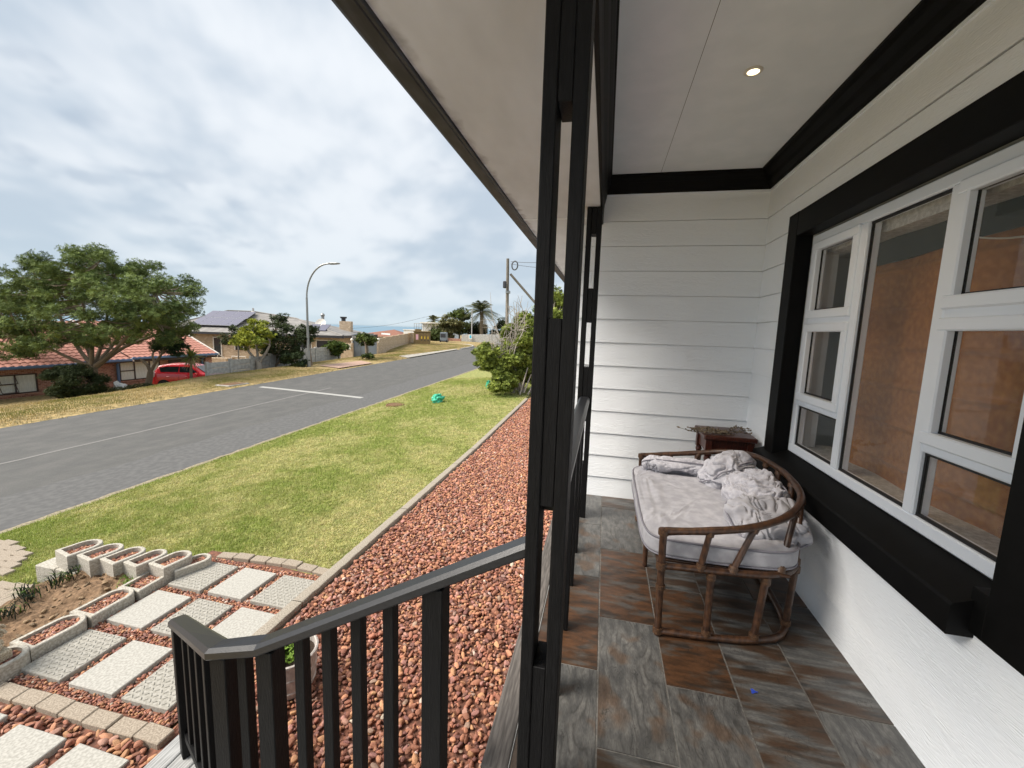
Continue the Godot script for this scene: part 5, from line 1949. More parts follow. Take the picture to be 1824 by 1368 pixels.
	plant("young_tree", "thin dark tree with bare forks left of the yellow-green tree", "tree", at(424, 650, 26.0), [[[at(424, 652, 26.0), at(424, 620, 26.0), at(412, 590, 26.0)], 0.06, 0.03]], cd0, 90.0, 0.10, Color(0.03, 0.045, 0.022), Color(0.09, 0.11, 0.05), M.barkgrey, leaf, "", 0.03)
	var wd := 25.5
	var ld := []
	for q in [[478, 640, 470, 600], [486, 635, 488, 590], [492, 640, 508, 605], [496, 645, 525, 620]]:
		ld.append([[at(485, 660, wd), at(q[0], q[1], wd), at(q[2], q[3], wd + 0.3)], 0.09, 0.035])
	var cd := clump_field(500, 608, 40, 44, wd, 1.3, 66, 0.36)
	plant("dark_tree", "dense dark green tree behind the street lamp and yellow-green tree", "tree", at(485, 662, wd), ld, cd, 90.0, 0.105, Color(0.022, 0.035, 0.017), Color(0.07, 0.092, 0.038), M.bark, leaf, "", 0.03)
	var ce := clump_field(549, 600, 19, 24, 24.5, 0.6, 26, 0.28)
	plant("dark_tree", "small dark tree crown growing round the street lamp post", "tree", at(556, 652, 24.5), [[[at(556, 656, 24.5), at(552, 625, 24.5), at(548, 600, 24.5)], 0.07, 0.03]], ce, 100.0, 0.10, Color(0.022, 0.035, 0.017), Color(0.07, 0.09, 0.038), M.bark, leaf, "", 0.02)
	var cf := clump_field(525, 642, 22, 14, 24.0, 0.6, 26, 0.24)
	plant("round_bush", "dark glossy bush at the foot of the dense dark tree", "bush", at(525, 660, 24.0), [[[at(525, 662, 24.0), at(525, 645, 24.0)], 0.05, 0.03]], cf, 160.0, 0.10, Color(0.02, 0.035, 0.016), Color(0.06, 0.08, 0.03), M.bark, leaf, "", 0.015)
	var cg := clump_field(596, 622, 22, 11, 31.0, 0.9, 30, 0.32)
	plant("round_bush", "flat-topped bright green bush beside the brick garage", "bush", at(596, 646, 31.0), [[[at(590, 648, 31.0), at(590, 628, 31.0)], 0.05, 0.03], [[at(602, 648, 31.0), at(604, 628, 31.0)], 0.05, 0.03]], cg, 120.0, 0.12, Color(0.03, 0.05, 0.016), Color(0.13, 0.18, 0.04), M.bark, leaf, "", 0.02)
	var lol := clump_field(651, 606, 18, 10, 29.5, 0.7, 26, 0.27)
	plant("lollipop_tree", "clipped round-headed small tree before the grey gate", "tree", at(653, 640, 29.5), [[[at(653, 644, 29.5), at(653, 622, 29.5), at(651, 608, 29.5)], 0.13, 0.09]], lol, 140.0, 0.10, Color(0.03, 0.045, 0.018), Color(0.15, 0.19, 0.045), M.bark, leaf, "", 0.02)
	var lob := clump_field(656, 634, 9, 5, 28.8, 0.35, 10, 0.2)
	plant("round_bush", "low dark bush at the foot of the round-headed tree", "bush", at(656, 641, 28.8), [[[at(656, 643, 28.8), at(656, 636, 28.8)], 0.03, 0.02]], lob, 160.0, 0.09, Color(0.03, 0.05, 0.018), Color(0.09, 0.12, 0.03), M.bark, leaf, "", 0.012)
	# trees at the end of the street
	var far := [[802, 584, 18, 20, 58.0, "pale dusty tree beside the white building", Color(0.07, 0.075, 0.03), Color(0.19, 0.18, 0.085)], [818, 572, 16, 22, 60.0, "green rounded tree left of the tall palm", Color(0.05, 0.07, 0.02), Color(0.15, 0.19, 0.05)], [773, 598, 8, 10, 54.0, "bright shrub behind the utility kiosk", Color(0.05, 0.07, 0.025), Color(0.16, 0.19, 0.06)], [845, 590, 18, 14, 63.0, "dark tree under the palm fronds", Color(0.02, 0.03, 0.016), Color(0.05, 0.065, 0.03)], [900, 588, 26, 18, 62.0, "dark shady tree behind the dead branches of the bush", Color(0.02, 0.03, 0.016), Color(0.06, 0.075, 0.035)], [940, 580, 24, 22, 58.0, "grey-green tree behind the wooden utility pole", Color(0.04, 0.05, 0.025), Color(0.12, 0.14, 0.06)]]
	for f in far:
		var ff := clump_field(f[0], f[1], f[2], f[3], f[4], 1.6, 26, 0.75)
		plant("far_tree", f[5], "tree", at(f[0], 612, f[4]), [[[at(f[0], 614, f[4]), at(f[0] + 1, f[1] + 6, f[4])], 0.18, 0.1]], ff, 26.0, 0.24, f[6], f[7], M.bark, leaf, "trees at the end of the street", 0.05)
	palm("tall feathery palm at the end of the street", at(858, 606, 60.0), at(858, 555, 60.0), 3.6, 84)
	palm("short palm behind the white building", at(772, 606, 66.0), at(772, 571, 66.0), 2.0, 40)
	# bush with dead branches by the road, this side
	var wb := 15.6
	rng.seed = 501
	var gl := []
	gl.append_array(clump_field(872, 634, 26, 24, wb, 0.8, 34, 0.25))
	gl.append_array(clump_field(905, 668, 30, 22, wb - 0.3, 0.7, 36, 0.23))
	gl.append_array(clump_field(890, 690, 18, 10, wb - 0.8, 0.4, 14, 0.2))
	gl.append_array(clump_field(950, 625, 34, 56, wb + 0.3, 1.0, 90, 0.27))
	gl.append_array(clump_field(990, 590, 40, 70, wb + 1.0, 1.2, 80, 0.32))
	gl.append_array(clump_field(935, 575, 20, 16, wb + 1.6, 0.6, 18, 0.22))
	gl.append_array(clump_field(918, 645, 26, 34, wb, 0.8, 60, 0.24))
	gl.append_array(clump_field(925, 610, 18, 26, wb + 0.6, 0.6, 30, 0.22))
	gl.append_array(clump_field(908, 596, 12, 18, wb + 0.5, 0.5, 14, 0.2))
	var bl := []
	for q in [[905, 690, 893, 655, 872, 634], [915, 690, 920, 650, 905, 640], [930, 692, 940, 650, 950, 610], [945, 690, 965, 640, 990, 570], [925, 690, 932, 640, 938, 580]]:
		bl.append([[at(q[0], q[1] + 10, wb), at(q[2], q[3], wb), at(q[4], q[5], wb + 0.2)], 0.05, 0.02])
	plant("roadside_bush", "tall bright green bush with grey dead branches at the lawn end", "bush", at(915, 702, wb), bl, gl, 380.0, 0.07, Color(0.07, 0.10, 0.025), Color(0.34, 0.40, 0.08), M.barkgrey, leaf, "", 0.012)
	var dead = thing("dead_branches", "bare grey branches tangled in the roadside bush", "branches", at(910, 700, wb))
	var o: Vector3 = dead.position
	var dm := MB.new()
	for k in 34:
		var p0 := at(rng.randf_range(890, 930), 694, wb + rng.randf_range(-0.4, 0.4))
		var p3 := at(rng.randf_range(868, 945), rng.randf_range(520, 620), wb + rng.randf_range(-0.8, 0.8))
		var p1 := p0.lerp(p3, 0.35) + Vector3(rng.randf_range(-.2, .2), 0.1, rng.randf_range(-.2, .2))
		var p2 := p0.lerp(p3, 0.7) + Vector3(rng.randf_range(-.25, .25), 0, rng.randf_range(-.2, .2))
		var sp := spline([p0 - o, p1 - o, p2 - o, p3 - o], 4)
		var rr := []
		for i in sp.size(): rr.append(lerpf(0.036 if k < 9 else 0.02, 0.006, float(i) / (sp.size() - 1)))
		dm.tube(sp, rr, 5)
		for j in 6:
			var a: Vector3 = sp[5 + j]
			var b := a + Vector3(rng.randf_range(-1, 1), rng.randf_range(-0.1, 1.0), rng.randf_range(-0.6, 0.6)).normalized() * rng.randf_range(0.2, 0.6)
			dm.tube([a, a.lerp(b, 0.5) + Vector3(0, 0.04, 0), b], [0.010, 0.008, 0.004], 4)
	part(dead, "branches", dm, M.barkgrey)
	var logs = thing("cut_branches", "cut grey poles leaning at the foot of the roadside bush", "branches", at(945, 700, 14.8))
	var lo: Vector3 = logs.position
	for k in 5:
		var a := at(926 + k * 7, 703 - (k % 2) * 3, 14.8 + k * 0.1) - lo
		var b := at(940 + k * 6, 655 + (k % 3) * 12, 15.0 + k * 0.1) - lo
		var lm := MB.new()
		lm.tube([a, a.lerp(b, 0.5), b], [0.028, 0.026, 0.02], 7)
		part(logs, "pole", lm, M.barkgrey)

func palm(label, base: Vector3, head: Vector3, R: float, fronds: int):
	var t = thing("palm_tree", label, "palm tree", base)
	var m := MB.new()
	var h := head - base
	m.tube([Vector3(0, -0.3, 0), h * 0.5, h], [0.28, 0.24, 0.26], 10)
	part(t, "trunk", m, M.bark)
	var f := MB.new()
	f.tint = true
	for k in fronds:
		var th := rng.randf() * TAU
		var el := rng.randf_range(-0.7, 1.35)
		var d := Vector3(cos(th) * cos(el), sin(el), sin(th) * cos(el))
		var L := R * rng.randf_range(0.8, 1.1)
		var tone := Color(0.07, 0.085, 0.04).lerp(Color(0.17, 0.17, 0.085), rng.randf())
		if el < -0.35: tone = Color(0.17, 0.14, 0.08)
		f.col = tone
		var prev := h
		var n := 12
		for i in range(1, n + 1):
			var q := i / float(n)
			var p := h + d * L * q + Vector3.DOWN * (q * q) * L * 0.55
			var dir := (p - prev).normalized()
			var s := dir.cross(Vector3.UP).normalized()
			for sgn in [-1, 1]:
				for e in 2:
					var a := prev.lerp(p, e * 0.5)
					var ll: float = 0.62 * sin(PI * clampf(q, 0.08, 0.97)) * R / 3.0
					var tip: Vector3 = a + (s * sgn * 0.8 + dir * 0.55 + Vector3.DOWN * 0.45).normalized() * ll
					var w := dir * 0.03
					f.tri_out(a - w, a + w, tip, a + Vector3.DOWN * 5.0)
			prev = p
	part(t, "fronds", f, M.leaf)
# window in a wall facing +x (local): rectangle in z and y
func far_window(parent, x, z0, z1, y0, y1, bars: Array, frame_mat, fill_mat, w := 0.05):
	var wn := Node3D.new()
	wn.name = "window"
	parent.add_child(wn, true)
	bx(wn, "curtain", Vector3(x + 0.002, y0, z1), Vector3(x + 0.012, y1, z0), fill_mat)
	var g := MB.new()
	g.quad(Vector3(x + 0.035, y0, z0), Vector3(x + 0.035, y0, z1), Vector3(x + 0.035, y1, z1), Vector3(x + 0.035, y1, z0))
	part(wn, "pane", g, M.glass)
	var m := MB.new()
	m.box(Vector3(x, y0 - w, z1 - w), Vector3(x + 0.07, y0, z0 + w))
	m.box(Vector3(x, y1, z1 - w), Vector3(x + 0.07, y1 + w, z0 + w))
	m.box(Vector3(x, y0, z0), Vector3(x + 0.068, y1, z0 + w))
	m.box(Vector3(x, y0, z1 - w), Vector3(x + 0.068, y1, z1))
	for b in bars:
		if b[0] == "v": m.box(Vector3(x, y0, b[1] - w / 2), Vector3(x + 0.066, y1, b[1] + w / 2))
		else: m.box(Vector3(x, b[1] - w / 2, b[2]), Vector3(x + 0.064, b[1] + w / 2, b[3]))
	part(wn, "frame", m, frame_mat)
	bx(wn, "sill", Vector3(x, y0 - w - 0.09, z1 - 0.1), Vector3(x + 0.10, y0 - w - 0.01, z0 + 0.1), M.brickred)
	return wn

func tile_slope(parent, x0, y0, x1, y1, z0, z1, mat):
	# interlocking tiles from eave (x0,y0) to ridge (x1,y1)
	var m := MB.new()
	var d := Vector2(x1 - x0, y1 - y0)
	var L := d.length()
	d /= L
	var nrm := Vector2(-d.y, d.x)
	if nrm.y < 0: nrm = -nrm
	var rows := int(L / 0.33)
	var cols := int(absf(z1 - z0) / 0.30)
	for i in rows:
		var s0 := L * i / rows
		var s1 := L * (i + 1) / rows + 0.03
		for j in cols:
			var za := lerpf(z0, z1, j / float(cols))
			var zb := lerpf(z0, z1, (j + 1) / float(cols))
			var prof := [0.0, 0.045, 0.05, 0.012]
			for k in 3:
				var zk0 := lerpf(za, zb, k / 3.0)
				var zk1 := lerpf(za, zb, (k + 1) / 3.0)
				var h0: float = prof[k] + 0.03
				var h1: float = prof[k + 1] + 0.03 if k < 2 else 0.03
				var P := func(s: float, h: float, z: float) -> Vector3: return Vector3(x0 + d.x * s + nrm.x * h, y0 + d.y * s + nrm.y * h, z)
				var mid: Vector3 = P.call((s0 + s1) / 2, -0.5, (za + zb) / 2)
				m.quad_out(P.call(s0, h0, zk0), P.call(s0, h1, zk1), P.call(s1, h1 - 0.03, zk1), P.call(s1, h0 - 0.03, zk0), mid)
				m.quad_out(P.call(s0, h0, zk0), P.call(s0, h1, zk1), P.call(s0, h1 - 0.035, zk1), P.call(s0, h0 - 0.035, zk0), P.call(s1, 0.0, za))
	var o = part(parent, "roof_tiles", m, mat)
	o.set_meta("kind", "stuff")

func build_brick_house():
	var X := -29.0
	var h = thing("brick_house", "low red-brick house with pink tiled roof and blue gutters across the road", "house", Vector3(X, -3.4, -16.0))
	var o := Vector3(X, -3.4, -16.0)
	var secs := [[-4.0, -17.3, -1.14], [-17.3, -20.1, -1.06], [-20.1, -26.0, -0.98]]
	bx(h, "wall", Vector3(-37, -4.2, -25.7) - o, Vector3(X, -1.15, -4.0) - o, M.brickred)
	for i in 3:
		var s = secs[i]
		var roof := Node3D.new()
		roof.name = "roof"
		h.add_child(roof, true)
		var e := 0.55
		var rx := -33.2
		var ry: float = s[2] + 2.15
		var sm := MB.new()
		sm.prism([Vector3(X + e, s[2], s[0]) - o, Vector3(rx, ry, s[0]) - o, Vector3(-37.5, s[2], s[0]) - o], Vector3(0, 0, s[1] - s[0]))
		part(roof, "roof_deck", sm, M.rooftile)
		tile_slope(roof, X + e - o.x, s[2] - o.y, rx - o.x, ry - o.y, s[0] - o.z, s[1] - o.z, M.rooftile)
		bx(roof, "gutter", Vector3(X + e + 0.0, s[2] - 0.10, s[1] + 0.01) - o, Vector3(X + e + 0.13, s[2] + 0.035, s[0] - 0.01) - o, M.bluetrim, 0.02)
		var bm := MB.new()
		bm.prism([Vector3(X + e + 0.1, s[2] + 0.02, s[1]) - o, Vector3(rx, ry + 0.17, s[1]) - o, Vector3(rx, ry + 0.02, s[1]) - o, Vector3(X + e + 0.1, s[2] - 0.12, s[1]) - o], Vector3(0, 0, -0.09))
		part(roof, "barge_board", bm, M.whitetrim)
	for z in [-19.6, -25.1]:
		var dm := MB.new()
		dm.tube([Vector3(X + 0.55, -1.1, z) - o, Vector3(X + 0.14, -1.35, z) - o, Vector3(X + 0.14, -3.4, z) - o], 0.075, 8)
		part(h, "downpipe", dm, M.bluetrim)
	far_window(h, 0.0, -14.4 - o.z, -15.85 - o.z, -2.48 - o.y, -1.60 - o.y, [["v", -15.05 - o.z], ["h", -2.02 - o.y, -15.05 - o.z, -14.4 - o.z]], M.brownframe, M.curtain)
	# top-hung vents standing open
	for yy in [[-1.63, -1.98], [-2.06, -2.42]]:
		var v := MB.new()
		v.quad(Vector3(0.10, yy[0] - o.y, -14.42 - o.z), Vector3(0.10, yy[0] - o.y, -15.02 - o.z), Vector3(0.30, yy[1] - o.y, -15.02 - o.z), Vector3(0.30, yy[1] - o.y, -14.42 - o.z))
		part(h, "vent_pane", v, M.glass)
		var vf := MB.new()
		vf.tube([Vector3(0.10, yy[0] - o.y, -14.42 - o.z), Vector3(0.30, yy[1] - o.y, -14.42 - o.z), Vector3(0.30, yy[1] - o.y, -15.02 - o.z), Vector3(0.10, yy[0] - o.y, -15.02 - o.z)], 0.022, 4)
		part(h, "vent_frame", vf, M.brownframe)
	far_window(h, 0.0, -19.8 - o.z, -22.1 - o.z, -2.35 - o.y, -1.22 - o.y, [["v", -20.6 - o.z], ["v", -21.5 - o.z], ["h", -1.8 - o.y, -20.6 - o.z, -19.8 - o.z]], M.brownframe, M.curtain)
	bx(h, "plinth_course", Vector3(X, -2.78, -18.6) - o, Vector3(X + 0.05, -2.6, -13.9) - o, M.brickred)
	var gd := Node3D.new()
	gd.name = "garage_door"
	h.add_child(gd)
	for k in 6:
		bx(gd, "door_panel", Vector3(X + 0.005, -3.4 + k * 0.36, -24.75) - o, Vector3(X + 0.04, -3.06 + k * 0.36, -22.75) - o, M.darkdoor, 0.01)
	bx(h, "pillar", Vector3(X, -3.6, -25.7) - o, Vector3(X + 0.35, -1.15, -25.2) - o, M.brickred)
	bx(h, "fascia", Vector3(X + 0.3, -1.24, -25.9) - o, Vector3(X + 0.55, -1.12, -4.0) - o, M.brownframe)
	crumpled_bag("white_sack", "white plastic sack on the verge below the blue downpipe", at(213, 693, 19.0) - Vector3(0, 0.42, 0), Vector3(0.22, 0.36, 0.22), 9, M.whitebag)

func build_beige_house():
	var o := Vector3(-33.4, -3.0, -29.7)
	var h = thing("beige_house", "beige brick house with grey hipped roof and solar panels behind the fence", "house", o, 0.2176)
	var E := 3.47   # eave height above the node
	bx(h, "wall", Vector3(-4.6, -0.4, -8.6), Vector3(11.2, E, -0.4), M.brickbeige)
	var A := Vector3(-5, E, 0)
	var B := Vector3(11.65, E + 0.06, 0)
	var C := Vector3(11.65, E + 0.06, -9)
	var D := Vector3(-5, E, -9)
	var R1 := Vector3(-1.1, E + 1.98, -4.4)
	var R2 := Vector3(1.3, E + 1.98, -4.4)
	var R3 := Vector3(5.4, E + 1.46, -4.4)
	var m := MB.new()
	var mid := Vector3(2, E - 1.0, -4.4)
	m.tri_out(A, B, R3, mid); m.tri_out(A, R3, R2, mid); m.tri_out(A, R2, R1, mid)
	m.tri_out(B, C, R3, mid)
	m.tri_out(C, D, R1, mid); m.tri_out(C, R1, R2, mid); m.tri_out(C, R2, R3, mid)
	m.tri_out(D, A, R1, mid)
	m.quad_out(A, B, C, D, mid + Vector3.UP * 3.0)
	var roof = part(h, "roof", m, M.roofgrey)
	var ft := MB.new()
	ft.box(Vector3(-5.05, E - 0.16, 0.0), Vector3(11.7, E + 0.03, 0.10))
	ft.box(Vector3(11.66, E - 0.14, -9.0), Vector3(11.76, E + 0.08, 0.10))
	part(roof, "gutter", ft, M.charcoal)
	var rc := MB.new()
	rc.tube([A, R1, R2, R3, B], 0.085, 6)
	part(roof, "ridge_cap", rc, M.roofgrey)
	# pale valley flashings
	for q in [[1.35, 1.45, -4.3, -2.7], [5.5, 5.9, -4.1, -2.0]]:
		var fm := MB.new()
		var yy := func(z): return E + 0.05 - z * 0.44
		fm.quad(Vector3(q[0] - 0.14, yy.call(q[2]) * 1.0 + 0.05, q[2]), Vector3(q[0] + 0.2, yy.call(q[2]) + 0.05, q[2]), Vector3(q[1] + 0.2, yy.call(q[3]) + 0.03, q[3]), Vector3(q[1] - 0.14, yy.call(q[3]) + 0.03, q[3]))
		if q[0] < 3.0: part(roof, "valley_flashing", fm, M.flash)
	bx(roof, "vent_pipe", Vector3(1.3, E + 1.6, -4.4), Vector3(1.42, E + 2.3, -4.28), M.flash)
	# solar panels lying on the front slope
	var sl := Vector3(0, 1.98, -4.4).normalized()
	var nrm := Vector3(0, 4.4, 1.98).normalized()
	for r in 2:
		for c in 5:
			var pn := Node3D.new()
			pn.name = "solar_panel"
			roof.add_child(pn, true)
			var t := Transform3D(Basis(Vector3.RIGHT, nrm, -sl), Vector3(-2.35 + c * 0.82 + r * 0.1, E, 0) + sl * (1.25 + r * 1.62) + nrm * 0.10)
			var p := MB.new()
			p.box(Vector3(0.02, 0, -1.55), Vector3(0.78, 0.03, -0.03), 0.0, t)
			part(pn, "cells", p, M.panel)
			var f := MB.new()
			f.box(Vector3(0, -0.02, -1.58), Vector3(0.8, 0.02, 0.0), 0.0, t)
			part(pn, "frame", f, M.panelframe)
	for k in 2:
		var t2 := Transform3D(Basis(Vector3.RIGHT, nrm.lerp(Vector3.UP, 0.25).normalized(), -sl), Vector3(8.0 + k * 0.9, E + 0.45, -1.3) + nrm * 0.1)
		var p2 := MB.new()
		p2.box(Vector3(0, 0, -1.0), Vector3(0.8, 0.04, 0.3), 0.0, t2)
		part(roof, "solar_panel", p2, M.panel)
	# door, windows and garage openings (local z = -0.4 faces the street)
	var open := func(called, x0, x1, y0, y1, mat):
		var w := Node3D.new()
		w.name = called
		h.add_child(w, true)
		bx(w, "pane", Vector3(x0, y0, -0.4), Vector3(x1, y1, -0.37), mat)
		var fm := MB.new()
		fm.box(Vector3(x0 - 0.07, y0, -0.4), Vector3(x0, y1 + 0.07, -0.33))
		fm.box(Vector3(x1, y0, -0.4), Vector3(x1 + 0.07, y1 + 0.07, -0.33))
		fm.box(Vector3(x0, y1, -0.4), Vector3(x1, y1 + 0.07, -0.335))
		part(w, "frame", fm, M.whitetrim)
	open.call("door", 0.25, 0.85, 1.35, 3.0, M.darkglass)
	open.call("window", 2.1, 2.8, 2.0, 2.9, M.darkglass)
	open.call("window", 4.6, 5.6, 1.9, 2.9, M.darkglass)
	open.call("garage_door", 7.6, 8.7, 0.6, 3.0, M.charcoal)
	open.call("garage_door", 9.2, 10.6, 0.6, 3.05, M.charcoal)
	bx(h, "wall_lamp", Vector3(10.95, 2.6, -0.4), Vector3(11.08, 2.95, -0.25), M.charcoal, 0.02)
	# outside stair with white rail
	var st := MB.new()
	for s in [[0.0, 2.2, 0.0], [0.9, 2.2, 0.9]]: st.tube([Vector3(-0.1, 2.2, 0.5), Vector3(0.35, 2.2, 0.5), Vector3(1.9, 1.2, 0.5)], 0.03, 5)
	for k in 5: st.tube([Vector3(0.35 + k * 0.38, 2.2 - k * 0.25, 0.5), Vector3(0.35 + k * 0.38, 1.2 - k * 0.2, 0.5)], 0.022, 5)
	for k in 3: st.tube([Vector3(2.3 + k * 0.6, 1.5, 0.5), Vector3(2.3 + k * 0.6, 0.9, 0.5)], 0.022, 5)
	st.tube([Vector3(2.3, 1.5, 0.5), Vector3(3.5, 1.5, 0.5)], 0.03, 5)
	part(h, "stair_rail", st, M.whitetrim)
	bx(h, "stair", Vector3(0.2, 0.4, -0.4), Vector3(1.9, 1.3, 0.6), M.brickbeige)
	# chimney, flue and dish
	bx(h, "chimney", Vector3(9.3, E, -5.6), Vector3(10.4, E + 1.35, -5.0), M.brickbeige, 0.01)
	var ch := MB.new()
	ch.lathe([Vector2(0.0, 0.45), Vector2(0.32, 0.45), Vector2(0.3, 0.3), Vector2(0.2, 0.28), Vector2(0.2, 0.0)], 14, Transform3D(Basis(), Vector3(9.6, E + 1.33, -5.3)))
	part(h, "chimney_pot", ch, M.charcoal)
	var fl := MB.new()
	fl.lathe([Vector2(0.0, 1.5), Vector2(0.12, 1.42), Vector2(0.2, 1.3), Vector2(0.16, 1.15), Vector2(0.14, 1.1), Vector2(0.14, 0.0)], 12, Transform3D(Basis(), Vector3(7.7, E + 0.6, -5.0)))
	part(h, "flue", fl, M.galv)
	var ds := MB.new()
	ds.lathe([Vector2(0.0, 0.0), Vector2(0.3, 0.04), Vector2(0.5, 0.12), Vector2(0.5, 0.14), Vector2(0.28, 0.07), Vector2(0.0, 0.03)], 20, Transform3D(Basis(Vector3.RIGHT, 1.15), Vector3(8.25, E + 1.0, -3.4)))
	ds.tube([Vector3(8.25, E + 1.0, -3.45), Vector3(8.25, E + 0.2, -3.6)], 0.04, 6)
	part(h, "satellite_dish", ds, M.whitetrim)

func build_fences():
	# precast concrete fence
	var f = thing("precast_fence", "grey precast concrete panel fence between the two houses", "fence", Vector3(-19.5, -2.0, -22.0))
	var o := Vector3(-19.5, -2.0, -22.0)
	for k in 8:
		var z0 := -17.2 - k * 1.36
		var top := lerpf(-0.70, -0.12, ss(-16.4, -27.0, z0 - 0.7))
		top = round(top / 0.08) * 0.08
		bx(f, "fence_post", Vector3(-19.57, -2.6, z0 - 0.07) - o, Vector3(-19.43, top + 0.05, z0 + 0.07) - o, M.precast, 0.01)
		for j in 5:
			bx(f, "fence_panel", Vector3(-19.525, top - 0.30 * (j + 1) + 0.006, z0 - 1.29) - o, Vector3(-19.475, top - 0.30 * j - 0.006, z0 - 0.07) - o, M.precast, 0.008)
	bx(f, "fence_post", Vector3(-19.57, -2.6, -28.07) - o, Vector3(-19.43, -0.05, -27.93) - o, M.precast, 0.01)
	# beige yard wall, gate, and the wall that climbs to the kiosk
	var wall := func(label, a: Vector3, b: Vector3, ta: float, tb: float):
		var t = thing("yard_wall", label, "wall", Vector3(a.x, -3.0, a.z))
		var q := Vector3(a.x, -3.0, a.z)
		var d := (b - a)
		d.y = 0
		var s := Vector3(-d.z, 0, d.x).normalized() * 0.12
		var steps := 6
		for i in steps:
			var p0: Vector3 = a.lerp(b, i / float(steps))
			var p1: Vector3 = a.lerp(b, (i + 1) / float(steps))
			var y := lerpf(ta, tb, (i + 0.5) / steps)
			var m := MB.new()
			m.prism([Vector3(p0.x, -3.0, p0.z) - s - q, Vector3(p0.x, -3.0, p0.z) + s - q, Vector3(p1.x, -3.0, p1.z) + s - q, Vector3(p1.x, -3.0, p1.z) - s - q], Vector3(0, y + 3.0, 0))
			part(t, "wall_section", m, M.brickbeige)
		return t
	var w0 = wall.call("beige brick yard wall between the garage and the grey gate", at(598, 625, 34.5), at(629, 625, 34.5), at(600, 612, 34.5).y, at(629, 611, 34.5).y)
	wall.call("long beige brick wall climbing from the grey gate to the kiosk", at(671, 620, 35.5), at(737, 600, 47.5), at(671, 603, 35.5).y, at(737, 592, 47.5).y)
	var g = thing("yard_gate", "grey metal sheet gate in the beige brick wall", "gate", at(629, 640, 35.0))
	var ga := at(629, 640, 35.0)
	var gb := at(671, 640, 35.0)
	var gd := gb - ga
	gd.y = 0.0
	for k in 3:
		var p0 := gd * (k / 3.0) + gd.normalized() * 0.02
		var p1 := gd * ((k + 1) / 3.0) - gd.normalized() * 0.02
		var gm := MB.new()
		gm.prism([p0, p1, p1 + Vector3(0, 1.75, 0), p0 + Vector3(0, 1.75, 0)], Vector3(0, 0, -0.05))
		part(g, "gate_panel", gm, M.gate)
	var fr := MB.new()
	fr.tube([Vector3(0, -0.3, 0.03), Vector3(0, 1.85, 0.03), gd + Vector3(0, 1.85, 0.03), gd + Vector3(0, -0.3, 0.03)], 0.05, 6)
	part(g, "gate_frame", fr, M.galv)
	for a in [[627, "round white lamp globe on the wall left of the grey gate"], [674, "round white lamp globe on the wall right of the grey gate"]]:
		var pz := at(a[0], 607, 34.6)
		var l = thing("globe_lamp", a[1], "lamp", pz, 0.0, "globe lamps by the gate")
		var lm := MB.new()
		lm.lathe([Vector2(0.0, 0.22), Vector2(0.08, 0.2), Vector2(0.125, 0.1), Vector2(0.11, 0.02), Vector2(0.05, -0.02), Vector2(0.05, -0.15)], 14)
		part(l, "globe", lm, M.whitetrim)
	var sg = thing("gate_sign", "small white notice with a dark mark on the yard wall", "sign", at(622, 618, 34.2))
	bx(sg, "board", Vector3(-0.12, -0.2, -0.02), Vector3(0.12, 0.2, 0.0), M.whitetrim, 0.004)
	bx(sg, "mark", Vector3(-0.05, -0.02, 0.0), Vector3(0.05, 0.14, 0.004), M.charcoal)
	# carport between the house and the gate
	var cp = thing("carport", "flat grey carport roof behind the yard wall", "carport", at(605, 640, 39.0))
	var co := at(605, 640, 39.0)
	var r0 := at(603, 601, 39.0) - co
	var r1 := at(645, 600, 39.0) - co
	var rm := MB.new()
	rm.prism([r0, r1, r1 + Vector3(0, 0.3, 0), r0 + Vector3(0, 0.3, 0)], Vector3(-0.6, 0, -3.0))
	part(cp, "roof", rm, M.gate)
	for q in [r0.lerp(r1, 0.35), r0.lerp(r1, 0.95)]:
		var pm := MB.new()
		pm.tube([q, Vector3(q.x, -1.3, q.z)], 0.07, 6)
		part(cp, "column", pm, M.charcoal)

